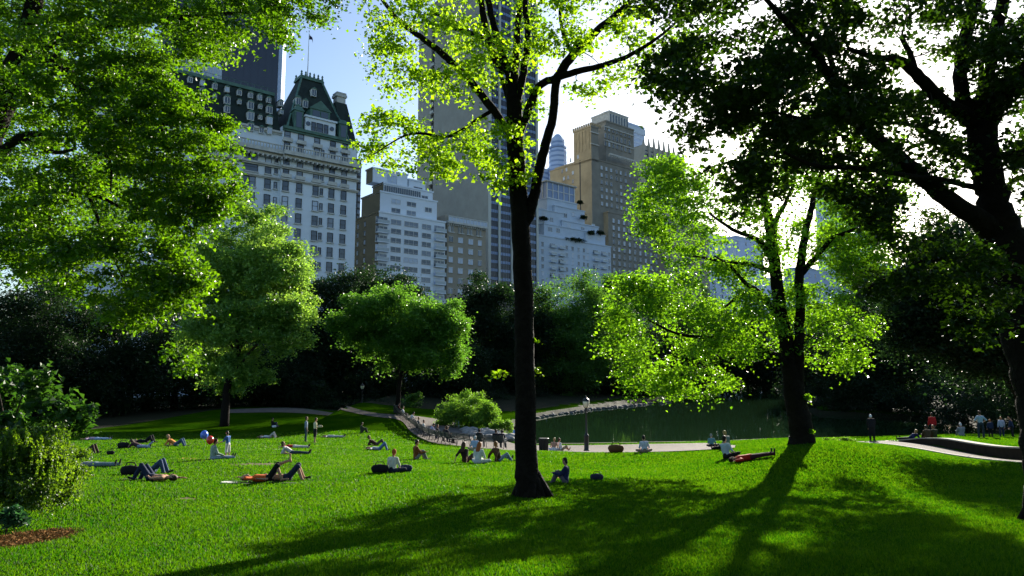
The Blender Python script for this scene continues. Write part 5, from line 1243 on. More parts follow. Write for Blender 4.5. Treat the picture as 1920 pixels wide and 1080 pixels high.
def body_mesh(pose, scale):
    key = (pose, 'body', scale)
    if key in BAKE: return BAKE[key]
    J = skeleton(POSES[pose]); mb = MB(); torso(mb, J, 0); legs(mb, J, 0)
    for k in 'LR':
        capsule(mb, J['sh' + k], J['el' + k], .050, .040); capsule(mb, J['el' + k], J['wr' + k], .040, .027)
        h = J['ha' + k]; pw = J['wr' + k] + h * .05; capsule(mb, J['wr' + k], pw, .027, .032)
        capsule(mb, J['an' + k], J['to' + k], .038, .028); capsule(mb, J['he' + k], J['an' + k], .034, .036)
    capsule(mb, J['neck'] - J['sp'] * .03, J['nk2'], .058, .052)
    H, hd, f = J['head'], J['hd'], J['face']; sd = np.cross(hd, f)
    capsule(mb, H - hd * .035 + f * .012, H + hd * .045 - f * .008, .078, .090, 12); capsule(mb, H - hd * .085 + f * .035, H - hd * .03 + f * .01, .042, .070)
    capsule(mb, H - hd * .02 + f * .088, H - hd * .035 + f * .105, .012, .014, 6)
    for s in (-1, 1): capsule(mb, H + sd * s * .084 - hd * .03, H + sd * s * .088 + hd * .015, .014, .017, 6)
    v, f_ = remesh(mb, 'b', .022)
    m2 = MB(); m2.add(v, f_, 0, True)
    for k in 'LR':                       # fingers and thumb, rooted in the palm and slightly curled
        h = J['ha' + k]; q = J['wr' + k] + h * .07; s = -1 if k == 'L' else 1
        a = nrm(np.cross(h, vec(0, 0, 1)) if abs(h[2]) < .9 else vec(0, 1, 0)); c = nrm(np.cross(a, h)); c = c if c[2] < 0 else -c
        for i in range(4):
            o = q + a * (i - 1.5) * .019; L = (.032, .038, .036, .028)[i]; m = o + h * L + c * .006; t = m + h * L * .7 + c * .016
            m2.tube([tuple(o - h * .01), tuple(m), tuple(t)], [.0095, .0085, .006], 6)
        o = J['wr' + k] + h * .03 + a * s * .028; m2.tube([tuple(o - a * s * .01), tuple(o + a * s * .022 + h * .025), tuple(o + a * s * .024 + h * .05 + c * .01)], [.011, .010, .007], 6)
    for s in (-1, 1): m2.ball(tuple(H + f * .082 + sd * s * .033 + hd * .005), .011, 6, 1)
    m2.tube([tuple(H + f * .080 - hd * .068 - sd * .02), tuple(H + f * .087 - hd * .07), tuple(H + f * .080 - hd * .068 + sd * .02)], [.004, .006, .004], 5, 2)
    m2.v = [tuple(scale * c for c in p) for p in m2.v]; BAKE[key] = m2; return m2
def cloth(pose, kind, scale):
    key = (pose, kind, scale)
    if key in BAKE: return BAKE[key]
    J = skeleton(POSES[pose]); mb = MB(); H, hd, f = J['head'], J['hd'], J['face']; sd = np.cross(hd, f)
    if kind in ('shirt', 'sweater', 'coat'):
        e = {'shirt': .014, 'sweater': .024, 'coat': .036}[kind]; torso(mb, J, e)
        for k in 'LR':
            capsule(mb, J['sh' + k], J['el' + k], .052 + e, .044 + e)
            if kind != 'shirt': capsule(mb, J['el' + k], J['wr' + k], .044 + e * .8, .034 + e * .8)
        if kind == 'coat':
            for k in 'LR': capsule(mb, J['hp' + k], J['hp' + k] + (J['kn' + k] - J['hp' + k]) * 1.1, .115, .095)
            capsule(mb, J['pel'], (J['knL'] + J['knR']) / 2, .12, .09)
    elif kind in ('trousers', 'shorts', 'skirt'):
        for s in (-1, 1): capsule(mb, J['pel'] + RT * s * .06, J['wst'] + RT * s * .045 - J['sp'] * .07, .125, .112)
        legs(mb, J, .018, 1.0 if kind == 'trousers' else .5, .02 if kind == 'shorts' else 0)
        if kind == 'skirt': capsule(mb, J['pel'], (J['knL'] + J['knR']) / 2, .12, .12)
    elif kind in ('shoeL', 'shoeR'):
        for k in kind[-1]: capsule(mb, J['an' + k] + J['sn' + k] * .02, J['to' + k], .044, .036); capsule(mb, J['he' + k], J['an' + k] + J['sn' + k] * .015, .041, .042)
    elif kind in ('hair', 'longhair', 'cap'):
        capsule(mb, H + hd * .03 - f * .018, H + hd * .055 - f * .022, .098, .092, 12); capsule(mb, H - hd * .04 - f * .035, H + hd * .02 - f * .02, .070, .094, 12)
        if kind == 'longhair':
            for s in (-1, 0, 1): capsule(mb, H - f * .045 + sd * s * .05, H - f * .075 - hd * .27 + sd * s * .06, .06, .045)
        if kind == 'cap': capsule(mb, H + hd * .05 + f * .06, H + hd * .045 + f * .13, .035, .025)
    v, f_ = remesh(mb, 'c', .026 if kind not in ('hair', 'cap', 'longhair', 'shoeL', 'shoeR') else .02)
    if kind in ('hair', 'longhair'):      # keep the face free
        pass
    m2 = MB(); m2.add([tuple(scale * c for c in p) for p in v], f_, 0, True); BAKE[key] = m2; return m2
PM = {}
def pcol(c, nm='cloth'):
    k = (nm,) + tuple(round(x, 3) for x in c)
    if k not in PM: PM[k] = mat(nm, c, .85 if nm != 'hair' else .55, .2, noise=.18, nscale=9)
    return PM[k]
SKIN = (.50, .29, .19); M['eye'] = mat('eye', (.02,.02,.02), .3, .5); M['lips'] = mat('lips', (.35,.12,.10), .5, .4)
NAV, BLK, JEAN, WHT, GRY, BRN, RED, KHK = (.02,.03,.07), (.012,.012,.014), (.12,.20,.34), (.72,.72,.70), (.25,.26,.27), (.10,.05,.02), (.55,.03,.02), (.35,.28,.16)
hBR, hBK, hBL, hRD, hGY = (.05,.025,.012), (.012,.009,.008), (.42,.27,.10), (.36,.10,.02), (.55,.53,.50)
def person(px, py, pose, face, label, top=('shirt', WHT), bot=('trousers', JEAN), hair=('hair', hBR), shoe=BLK, scale=1.0, group=None, D=None, pos=None, dz=0.0, skin=SKIN):
    """(px, py) where the seat or feet meet the ground; face = heading in degrees, 0 looks away from the camera, 90 to the right, 180 to the camera"""
    if pos is None: p = G(px, py) if D is None else gp(px, D)
    else: p = np.array(pos, float)
    if p[1] < 40: scale = round(scale * .92, 3)
    b = body_mesh(pose, scale)
    o = b.build('person', [pcol(skin, 'skin'), M['eye'], M['lips']], None, (p[0], p[1], p[2] + dz), -R(face)); tag(o, label, 'person', group)
    if POSES[pose]['pz'] < .2 or pose in ('prone',):     # lie or sit along the slope of the lawn
        e = .5; zx = float(gz(p[0] + e, p[1]) - gz(p[0] - e, p[1])); zy = float(gz(p[0], p[1] + e) - gz(p[0], p[1] - e))
        n = Vector((-zx, -zy, 2 * e)).normalized(); q = Vector((0, 0, 1)).rotation_difference(n); o.rotation_mode = 'QUATERNION'; o.rotation_quaternion = q @ Matrix.Rotation(-R(face), 3, 'Z').to_quaternion()
    for spec, nm in ((top, None), (bot, None), (hair, 'hair')):
        if spec is None: continue
        kd, c = spec; kk = {'shirt': 'shirt', 'sweater': 'sweater', 'coat': 'coat', 'longhair': 'hair'}.get(kd, kd)
        cloth(pose, kd, scale).build(kk, [pcol(c, 'hair' if nm and kd != 'cap' else 'cloth')], o)
    if shoe:
        for k in 'LR': cloth(pose, 'shoe' + k, scale).build('shoe', [pcol(shoe, 'shoe')], o)
    return o
def blanket(px, py, w, h, ang, col, label, name='blanket', cat='blanket', D=None):
    p = G(px, py) if D is None else gp(px, D); n = 10; V = []; F = []
    a = R(-ang); r = np.random.default_rng(int(px + py))
    ph = r.uniform(0, 6, 4)
    for i in range(n + 1):
        for j in range(n + 1):
            u = (i / n - .5) * w; v = (j / n - .5) * h
            u2 = u * (1 + .05 * math.sin(j * 1.3 + ph[0])); v2 = v * (1 + .06 * math.sin(i * 1.7 + ph[1])); x = p[0] + u2 * math.cos(a) - v2 * math.sin(a); y = p[1] + u2 * math.sin(a) + v2 * math.cos(a)
            V.append((x, y, float(gz(x, y)) + .025 + .018 * math.sin(u * 5 + ph[2]) * math.sin(v * 6 + ph[3])))
    k = n + 1; F = [(i*k+j, (i+1)*k+j, (i+1)*k+j+1, i*k+j+1) for i in range(n) for j in range(n)]
    m = MB(); m.add(V, F, 0, True); b = len(V); m.add([(x, y, z - .02) for x, y, z in V], [tuple(f[::-1]) for f in F], 0, True)
    edge = [i*k for i in range(n+1)] + [n*k+j for j in range(1, n+1)] + [i*k+n for i in range(n-1, -1, -1)] + [j for j in range(n-1, 0, -1)]
    for a_, b_ in zip(edge, edge[1:] + edge[:1]): m.f.append([a_, b_, b + b_, b + a_]); m.m.append(0); m.sm.append(False)
    o = m.build(name, [pcol(col)]); return tag(o, label, cat)
def bag(px, py, s, col, label, name='bag', cat='bag', D=None, rz=0.):
    p = G(px, py) if D is None else gp(px, D); m = MB()
    m.tube([(-s*.5,0,s*.24),(-s*.42,0,s*.27),(0,0,s*.30),(s*.42,0,s*.27),(s*.5,0,s*.24)], [s*.12, s*.25, s*.29, s*.25, s*.12], 12)
    m.v = [(x, y * .8, max(0.0, z)) for x, y, z in m.v]
    root = empty(name, tuple(p), rz); tag(root, label, cat); m.build('sack', [pcol(col)], root)
    h = MB(); h.tube([(-s*.3, 0, s*.5), (-s*.2, 0, s*.72), (s*.2, 0, s*.72), (s*.3, 0, s*.5)], s*.03, 6); h.build('strap', [pcol(BLK)], root); return root

# -- left part of the lawn
person(182, 826, 'supine', -90 + 180, 'person in pale blue jeans flat on their back, far left beyond the viburnum', ('shirt', (.45,.35,.45)), ('trousers', (.35,.45,.60)))
person(165, 851, 'supknee', 90, 'person in dark brown clothes with knees drawn up, beside the box shrub', ('sweater', BRN), ('trousers', (.07,.04,.03)), ('hair', hBR))
person(178, 877, 'supine', 92, 'person in grey shirt and faded jeans stretched flat, head behind the box shrub tip', ('shirt', GRY), ('trousers', (.16,.22,.24)), ('hair', hBL))
person(282, 903, 'supknee', -82, 'shirtless person in navy trousers with knees up, head to the right, nearest at the left', None, ('trousers', NAV), ('hair', hBR), BLK)
person(292, 884, 'supknee', 88, 'person in blue jeans with raised knees just behind the shirtless one', ('shirt', GRY), ('trousers', (.05,.08,.16)), ('hair', hBK), D=22.0)
bag(244, 893, .55, BLK, 'black bag left of the shirtless person with raised knees')
blanket(228, 900, 1.2, .7, 10, (.03,.03,.025), 'dark crumpled jacket spread on the grass beside the black bag', 'jacket', 'jacket')
person(262, 841, 'prone', -75, 'person with dark brown hair face down in blue jeans, near the reclining orange shirt', ('sweater', (.06,.03,.03)), ('trousers', (.25,.32,.42)), ('longhair', hBR))
person(277, 834, 'supknee', 90, 'person in black with knees raised behind the one face down in jeans', ('sweater', BLK), ('trousers', BLK), ('hair', hBK), D=43)
bag(231, 841, .6, BLK, 'dark duffel bag at the head of the person face down')
person(330, 837, 'propknee', 88, 'person in orange top propped on elbows with jeans and knees up', ('shirt', (.62,.24,.05)), ('trousers', (.07,.12,.20)), ('hair', hBL))
bag(207, 853, .35, BLK, 'small dark shoulder bag alone on the grass right of the brown clad sleeper')
person(399, 863, 'legsout', 50, 'adult in grey green sweater and jeans sitting by the balloons', ('sweater', (.30,.38,.32)), ('trousers', (.30,.38,.50)), ('hair', hBR))
person(426, 862, 'reach', -80, 'small dark haired child in blue top and white shorts standing by the seated adult', ('shirt', (.04,.13,.38)), ('shorts', (.62,.60,.58)), ('hair', hBK), BLK, .72)
blanket(366, 861, 1.4, .8, 0, (.62,.22,.10), 'orange blanket left of the adult with the balloons')
def balloon(px, py, D, r, col, label):
    p = at(px, py, D); root = empty('balloon', tuple(p)); tag(root, label, 'balloon', 'balloons'); m = MB()
    m.lathe([(r*math.sin(t)*(1 - .10*(math.cos(t) < 0)*abs(math.cos(t))), -r*1.15*math.cos(t)) for t in np.linspace(.06, math.pi - .02, 14)], 16); m.lathe([(.004, -r*1.12), (.02, -r*1.2), (.03, -r*1.24)], 8)
    m.build('skin', [col], root); s = MB(); L = p[2] - float(gz(p[0], p[1])) - .25; s.tube([(0, 0, -r*1.2), (.06, .02, -L*.5), (.02, 0, -L)], .004, 5); s.build('string', [pcol(WHT)], root)
M['ball_b'] = mat('blue_balloon', (.08,.20,.75), .25, .6); M['ball_r'] = mat('red_balloon', (.75,.05,.03), .25, .6)
balloon(383, 815, 28.5, .155, M['ball_b'], 'blue balloon floating left of the red one'); balloon(394, 825, 28.0, .15, M['ball_r'], 'red balloon beside the head of the seated adult')
person(505, 905, 'suprais', 86, 'person in orange red top on dark blanket with one leg crossed over the knee', ('shirt', (.70,.14,.03)), ('shorts', BLK), ('hair', hBR), None)
person(540, 903, 'supknee', 84, 'bare chested person in dark shorts with one knee up beside the orange red top', None, ('shorts', NAV), ('hair', hBR), BLK)
blanket(500, 906, 2.4, 1.0, 3, (.02,.025,.02), 'dark blanket under the two sunbathers nearest the centre left')
blanket(443, 907, .75, .28, 5, WHT, 'folded white towel at the end of the dark blanket', 'towel', 'towel')
person(552, 841, 'supine', 86, 'person in red top and white trousers lying behind the one propped up in jeans', ('shirt', RED), ('trousers', (.65,.60,.52)), ('hair', hBR))
person(548, 853, 'prop', 84, 'person in white shirt and dark trousers propped on elbows, boots to the right', ('shirt', (.66,.60,.58)), ('trousers', (.05,.07,.09)), ('hair', hBR))
blanket(521, 844, .6, .4, 0, WHT, 'small white paper bag lying left of the red top', 'paper_bag', 'paper bag')
person(573, 829, 'stand', 70, 'man in grey blue vest and dark trousers standing left of the woman in a skirt', ('shirt', (.22,.28,.34)), ('trousers', (.05,.09,.10)), ('hair', hBR))
person(590, 831, 'carry', 60, 'woman in cream blouse and black skirt standing and holding a bundle', ('shirt', (.70,.62,.36)), ('skirt', BLK), ('hair', hBR), (.5,.4,.1), .97)
bag(601, 809, .3, (.6,.5,.3), 'small straw bag held in front of the woman in the black skirt', D=46)
bpy.data.objects[[o.name for o in bpy.data.objects if o.name.startswith('bag')][-1]].location.z += 1.05
person(625, 821, 'supine', 90, 'person in black and white checks lying right of the standing pair', ('shirt', (.42,.40,.42)), ('trousers', (.45,.45,.44)), ('hair', hBK))
person(506, 822, 'supknee', 88, 'person in white lying by the edge of the deep shade, knees up', ('shirt', (.66,.62,.58)), ('trousers', (.5,.45,.4)), ('hair', hBR))
person(511, 801, 'knees', 80, 'person in black sitting in the shade with a white bag', ('sweater', BLK), ('trousers', NAV), ('hair', hBK))
bag(514, 802, .4, WHT, 'white bag beside the person sitting in deep shade')
person(678, 812, 'knees', 60, 'lone figure in dark green sitting near the path edge', ('sweater', (.05,.06,.03)), ('trousers', (.05,.05,.04)), ('hair', hBR))
person(706, 837, 'propknee', 84, 'person in dark brown top propped up behind the checked shirt', ('sweater', (.07,.03,.02)), ('trousers', (.10,.08,.06)), ('hair', hBR))
person(712, 845, 'supknee', 82, 'person in checked shirt and blue jeans with raised knees, front of that pair', ('shirt', (.45,.45,.50)), ('trousers', (.12,.20,.36)), ('hair', hBR))
blanket(700, 838, 2.0, 1.3, 0, (.14,.13,.13), 'grey blanket under the pair left of the bench row')
person(735, 888, 'cross', 20, 'red haired person in white shirt sitting cross legged with their back to us', ('shirt', (.72,.68,.60)), ('trousers', (.02,.025,.05)), ('cap', (.45,.10,.03)), BLK, .86)
bag(712, 889, .5, BLK, 'black bag on the left of the cross legged person in white'); bag(760, 886, .42, NAV, 'navy bundle on the right of the cross legged person in white')
person(780, 863, 'knees', 65, 'person in rust brown sweater and grey trousers hugging their knees', ('sweater', (.24,.08,.02)), ('trousers', (.25,.24,.22)), ('hair', hBR))
person(873, 868, 'lean', 30, 'long haired person in black top leaning back on both hands', ('shirt', (.03,.02,.02)), ('trousers', (.05,.03,.02)), ('longhair', hBR))
person(890, 846, 'cross', 0, 'grey haired person in pale blue shirt behind the red haired woman', ('shirt', (.40,.50,.68)), ('trousers', KHK), ('hair', hGY))
person(896, 871, 'cross', 25, 'woman with bright red hair in a white top sitting with her back to us', ('shirt', (.68,.70,.66)), ('skirt', (.55,.58,.55)), ('longhair', hRD), WHT)
person(935, 866, 'lean', 55, 'brown haired person in dark brown jacket and jeans nearest the black trunk', ('sweater', (.08,.045,.02)), ('trousers', (.20,.28,.40)), ('hair', (.22,.10,.03)))
# -- under and right of the black trunk
person(1060, 908, 'knees', -75, 'shaded person in navy reading over a red cloth right of the black trunk', ('sweater', (.02,.03,.09)), ('trousers', (.12,.11,.13)), ('hair', hBK), BLK, .8)
blanket(1040, 898, .7, .5, 10, (.5,.03,.03), 'red cloth in front of the shaded reader', 'cloth', 'cloth')
bag(1119, 902, .36, (.03,.03,.06), 'small dark shoulder bag alone in the shade right of the reader')
person(1038, 846, 'cross', 20, 'blond bare backed person sitting by the black bin', None, ('shorts', WHT), ('hair', hBL), None)
person(1052, 846, 'lean', 60, 'person in white shirt leaning back right of the bare backed one', ('shirt', WHT), ('shorts', KHK), ('hair', hBR))
bag(1155, 850, .75, (.16,.07,.03), 'brown rucksack lying on the crest of the lawn, left of the person in lavender')
person(1209, 850, 'cross', 5, 'dark haired person in pale lavender shirt sitting alone at the crest', ('shirt', (.60,.60,.74)), ('trousers', (.30,.20,.16)), ('hair', hBK))
person(1335, 839, 'cross', 30, 'man in teal shirt and cap sitting with a companion by the pond', ('shirt', (.10,.26,.28)), ('trousers', BLK), ('cap', (.20,.22,.2)))
blanket(1321, 840, .8, .5, 0, WHT, 'white cloth at the side of the man in teal', 'cloth', 'cloth')
person(1366, 842, 'legsout', -40, 'blond person in grey teal sweater facing the man in teal', ('sweater', (.16,.22,.20)), ('trousers', BLK), ('hair', hBL))
person(1364, 861, 'cross', 60, 'dark haired person in pale blue shirt sitting beside the one in red', ('shirt', (.45,.55,.68)), ('trousers', BLK), ('hair', hBK))
person(1408, 863, 'supine', 88, 'person in bright red top and black trousers lying in tree shade', ('sweater', (.45,.02,.01)), ('trousers', (.05,.01,.02)), ('hair', hBK))
# -- group at the right beyond the crest
person(1633, 0, 'stoop', 20, 'white haired man in long black coat standing stooped by the pond', ('coat', BLK), ('trousers', BLK), ('hair', (.75,.73,.68)), D=46)
person(1704, 0, 'prop', -20, 'blond person in navy reclining at the pond edge', ('sweater', (.02,.03,.10)), ('trousers', BLK), ('hair', hBL), D=45)
person(1747, 0, 'stand', 10, 'person in a red sweater standing behind two crouched people', ('sweater', (.50,.02,.02)), ('trousers', BLK), ('hair', hBR), D=49, scale=.95)
person(1737, 0, 'knees', 10, 'brown clad person sitting, left of the two in front of the red sweater', ('sweater', (.09,.06,.03)), ('trousers', BRN), ('hair', hBR), D=44)
person(1750, 0, 'knees', 350, 'person in dark olive sitting, right of the two in front of the red sweater', ('sweater', (.05,.05,.02)), ('trousers', BRN), ('hair', (.25,.13,.05)), D=44.5)
person(1801, 0, 'knees', 10, 'grey haired person whose head alone shows over the grassy rise', ('sweater', GRY), ('trousers', GRY), ('hair', hGY), D=48.5)
person(1837, 0, 'hips', 5, 'man in pale blue shirt and dark trousers standing with hands on hips', ('shirt', (.34,.46,.52)), ('trousers', (.03,.045,.06)), ('hair', hBR), D=45)
person(1855, 0, 'stand', 15, 'child in navy with auburn hair beside the man with hands on hips', ('sweater', NAV), ('trousers', BLK), ('hair', hRD), D=46, scale=.68)
person(1876, 0, 'stand', 20, 'young person with white and navy top second from the right edge', ('sweater', (.42,.46,.56)), ('trousers', NAV), ('hair', (.40,.18,.06)), D=47, scale=.76)
person(1896, 0, 'stoop', 320, 'person with long auburn hair bending at the far right of the group', ('sweater', NAV), ('trousers', BLK), ('longhair', (.30,.12,.04)), D=46.5, scale=.78)
blanket(1664, 0, .9, .4, 10, (.55,.42,.36), 'pale pink towel lying on the pond edge right of the man in black', 'towel', 'towel', D=45); blanket(1683, 0, .6, .35, 0, WHT, 'white towel on the pond edge left of the reclining blond', 'towel', 'towel', D=44.5)

# ------------------------------------------------------------------ benches along the path
M['slatd'] = mat('dark_bench_wood', (.05,.06,.05), .55, .35, noise=.3, nscale=9)
def make_bench():
    root = empty('park_bench', (0, 0, 0)); L = 2.3
    m = MB()
    for i in range(5): y = -.20 + i * .1; m.box(-L/2, L/2, y, y + .075, .43 + .012 * (i in (0, 4)), .465 + .012 * (i in (0, 4)))
    m.build('seat', M['slatd'], root); m = MB()
    for i in range(4):
        z = .54 + i * .10; y = -.25 - i * .028; m.hexa([(-L/2, y-.03, z), (L/2, y-.03, z), (L/2, y, z), (-L/2, y, z)], [(-L/2, y-.05, z+.075), (L/2, y-.05, z+.075), (L/2, y-.02, z+.075), (-L/2, y-.02, z+.075)])
    m.build('backrest', M['slatd'], root)
    for x in (-1.13, -.38, .38, 1.13):
        m = MB(); m.tube([(x, .26, 0), (x, .20, .22), (x, .22, .42)], .02, 6); m.tube([(x, -.34, 0), (x, -.26, .2), (x, -.22, .42), (x, -.28, .6), (x, -.38, .93)], .02, 6); m.bar((x, -.24, .415), (x, .24, .415), .03)
        m.build('leg', M['iron'], root)
        a = MB(); t = [(x + 0, .02 + .235 * math.cos(u), .56 + .15 * math.sin(u)) for u in np.linspace(0, 2 * math.pi, 15)]; a.tube(t, .014, 6); a.build('armrest', M['iron'], root)
    return root
# the row follows the lawn edge of the path: (px, distance)
line = [at(744, 780, 80.0), at(752, 780, 74), at(770, 780, 66.5), at(790, 780, 60.5), at(815, 780, 55), at(850, 780, 51), at(900, 780, 48.6), at(965, 780, 47.6), at(1012, 780, 47.3)]
q_, _ = smooth_pl(line, [1] * len(line), 12); q_ = q_[:, :2]; seg = np.r_[0, np.cumsum(np.linalg.norm(np.diff(q_, axis=0), axis=1))]
nb = int(seg[-1] // 2.55); proto = make_bench(); bl = []
words = ['first bench of the row, by the far end near the hedge'] + ['bench %s from the far end of the curved row' % w for w in ('second','third','fourth','fifth','sixth','seventh','eighth','ninth','tenth','eleventh','twelfth','thirteenth','fourteenth','fifteenth','sixteenth','seventeenth','eighteenth','nineteenth','twentieth')]
for k in range(nb):
    s0 = 1.3 + k * 2.55; c = np.array([np.interp(s0, seg, q_[:, 0]), np.interp(s0, seg, q_[:, 1])]); c2 = np.array([np.interp(s0 + .5, seg, q_[:, 0]), np.interp(s0 + .5, seg, q_[:, 1])])
    t = c2 - c; rz = math.atan2(t[1], t[0])
    if k == 0: o = proto
    else:
        o = proto.copy(); COL.objects.link(o)
        for ch in proto.children:
            d = ch.copy(); COL.objects.link(d); d.parent = o
    o.location = (c[0], c[1], float(gz(c[0], c[1])) + .05); o.rotation_euler = (0, 0, rz)
    lb = words[k] if k < len(words) else 'bench hidden behind the black trunk'
    if k == nb - 1: lb = 'last bench of the curved row, by the slender black trunk'
    elif k == nb - 2: lb = 'bench, last but one before the slender black trunk'
    tag(o, 'dark iron park ' + lb, 'bench', 'park benches in a curved row along the path'); bl.append((c, rz, float(gz(c[0], c[1])) + .05))
def on_bench(px, label, pose, **kw):
    best = min(range(len(bl)), key=lambda i: abs((bl[i][0][0] / bl[i][0][1]) * FPX * 1.0 + 960 - px)); c, rz, z = bl[best]
    t = np.array([math.cos(rz), math.sin(rz)]); bpx = 960 + FPX * c[0] / c[1]; k = (px - bpx) * c[1] / FPX / max(.25, abs(t[0] - c[0] / c[1] * t[1])) * (1 if t[0] - c[0]/c[1]*t[1] > 0 else -1)
    c = c + t * max(-.8, min(.8, k)); nrm_ = np.array([-t[1], t[0]])
    return person(0, 0, pose, -math.degrees(rz) + 0, label, pos=(c[0] - nrm_[0] * .03, c[1] - nrm_[1] * .03, z + .0), **kw)
on_bench(752, 'dark red clad person on the far end bench, left of the one in white', 'bench', top=('sweater', (.10,.02,.02)), bot=('trousers', BLK), hair=('hair', hBK))
on_bench(759, 'person in white shirt on the far end of the bench row', 'bench', top=('shirt', (.72,.70,.68)), bot=('trousers', BLK), hair=('hair', hBR))
on_bench(774, 'person in white and dark trousers on the bench right of the far pair', 'benchbow', top=('shirt', (.70,.66,.66)), bot=('trousers', NAV), hair=('hair', hBK))
on_bench(789, 'brown haired bench sitter in grey below the dim bush', 'bench', top=('sweater', (.15,.13,.12)), bot=('trousers', BRN), hair=('hair', (.25,.13,.05)))
on_bench(799, 'bench sitter in cream shirt in the middle of the row', 'bench', top=('shirt', (.66,.60,.52)), bot=('trousers', KHK), hair=('hair', hBR))
on_bench(811, 'bench sitter in lilac top left of the three huddled ones', 'benchbow', top=('shirt', (.40,.40,.55)), bot=('trousers', NAV), hair=('hair', hBK))
on_bench(824, 'brown haired bench sitter in black, first of the three huddled', 'bench', top=('sweater', BLK), bot=('trousers', BLK), hair=('hair', (.16,.07,.03)))
on_bench(833, 'bench sitter in dark brown, middle of the three huddled', 'benchbow', top=('sweater', (.06,.04,.03)), bot=('trousers', NAV), hair=('hair', (.22,.10,.04)))
on_bench(842, 'bench sitter in black coat, last of the three huddled', 'bench', top=('coat', (.015,.015,.02)), bot=('trousers', BLK), hair=('hair', hBK))
on_bench(898, 'bench sitter in black alone above the grey haired picnicker', 'bench', top=('sweater', BLK), bot=('trousers', (.08,.07,.06)), hair=('hair', hBK))
on_bench(931, 'bench sitter in black jacket, left of the pair by the trunk', 'bench', top=('coat', BLK), bot=('trousers', BLK), hair=('hair', hBR))
on_bench(940, 'bench sitter in dark clothes and jeans, right of the pair by the trunk', 'benchbow', top=('sweater', (.02,.02,.03)), bot=('trousers', (.06,.07,.09)), hair=('hair', hBK))
person(857, 0, 'walk', 95, 'walker in black jacket and blue jeans on the path before the sunlit bush', ('sweater', (.02,.016,.014)), ('trousers', (.32,.42,.56)), ('hair', hBK), D=67)
person(965, 0, 'stand', 60, 'person in blue half hidden by the slender black trunk on the path', ('shirt', (.20,.34,.62)), ('trousers', JEAN), ('hair', hBR), D=61)

# ------------------------------------------------------------------ lamp posts, bins, rocks
def lamp(p, label):
    root = empty('lamp_post', tuple(p)); tag(root, label, 'lamp post', 'lamp posts'); m = MB()
    m.lathe([(.20,-.1),(.20,.12),(.17,.14),(.155,.5),(.16,1.0),(.175,1.04),(.17,1.12),(.10,1.20),(.075,1.3),(.065,2.0),(.055,2.75),(.075,2.8),(.06,2.86),(.10,2.92),(.12,2.98)], 12); m.build('post', M['iron'], root)
    g = MB(); g.lathe([(.10,2.99),(.17,3.06),(.235,3.28),(.25,3.42),(.22,3.44)], 12); g.build('globe', M['glass_lamp'], root)
    c = MB(); c.lathe([(.255,3.425),(.26,3.46),(.20,3.56),(.12,3.64),(.05,3.68),(.06,3.73),(.02,3.80),(.005,3.88)], 12)
    for k in range(4):
        a = k * math.pi / 2 + .4; c.tube([(.11*math.cos(a), .11*math.sin(a), 2.98), (.185*math.cos(a), .185*math.sin(a), 3.07), (.25*math.cos(a), .25*math.sin(a), 3.28), (.262*math.cos(a), .262*math.sin(a), 3.44)], .013, 5)
    c.build('lantern_cap', M['iron'], root); b = MB(); b.box(-.09, .09, -.09, .09, 2.60, 2.66); b.tube([(-.28,0,2.7),(.28,0,2.7)], .016, 6); b.build('ladder_bar', M['iron'], root)
lamp(gp(1099, 48), 'black cast iron lamp post with a frosted lantern at the water edge'); lamp(gp(678, 94), 'distant dark lamp post in front of the hedge where the path enters the shade')
def bin_(p, label):
    root = empty('litter_bin', tuple(p)); tag(root, label, 'litter bin', 'litter bins'); m = MB()
    for k in range(20):
        a = 2 * math.pi * k / 20; m.bar((.28*math.cos(a), .28*math.sin(a), .05), (.31*math.cos(a), .31*math.sin(a), .82), .05, .015)
    m.build('basket', M['iron'], root); r_ = MB(); r_.lathe([(.27,.0),(.30,.02),(.30,.07),(.27,.08)], 16); r_.lathe([(.29,.80),(.34,.81),(.34,.87),(.29,.88)], 16); r_.build('rim', M['iron'], root); l_ = MB(); l_.lathe([(.25,.06),(.275,.5),(.285,.8)], 14); l_.build('liner', [pcol(BLK)], root)
bin_(gp(1019, 46.5), 'dark round litter bin immediately right of the slender black trunk'); bin_(gp(743, 79), 'dark litter bin at the far end of the bench row')
M['rock'] = mat('grey_rock', (.36,.34,.31), .9, .2, noise=.45, nscale=2.2, bump=.8, bscale=7)
M['rock_dk'] = mat('dark_rock', (.12,.12,.12), .9, .2, noise=.5, nscale=2.2, bump=.8, bscale=7)
def rock(x, y, z, s, k, label, group):
    r = np.random.default_rng(k); bm = bmesh.new(); bmesh.ops.create_icosphere(bm, subdivisions=2, radius=1.0); pl = [(nrm(r.normal(size=3)), r.uniform(.55, .85)) for _ in range(9)]
    for v in bm.verts:
        c = np.array(v.co)
        for n_, d in pl:
            e = c @ n_ - d
            if e > 0: c = c - n_ * e
        c = c * (1 + .05 * r.normal()); v.co = c * np.array([s * r.uniform(.98, 1.02), s * .8, s * .5])
    me = bpy.data.meshes.new('rock'); bm.to_mesh(me); bm.free(); me.materials.append(M['rock_dk'] if 'far shore' in group else M['rock'])
    o = link('rock', me, None, (x, y, z + s * .12), r.uniform(0, 6)); o.rotation_euler[0] = r.uniform(-.3, .3); return tag(o, label, 'rock', group)
rr = np.random.default_rng(3)
for k in range(46):
    t = rr.uniform(0, 1); px = 878 + 82 * t + rr.normal() * 4; Dd = 62.5 - 4.5 * t + rr.uniform(-1.2, 3.6); p = gp(px, Dd)
    rock(p[0], p[1], p[2], rr.uniform(.35, .95) * (1.0 if k % 3 else 1.25), 100 + k, 'rough grey rock in the jumbled bank between the sunlit bush and the pond', 'rocks on the bank beside the sunlit bush')
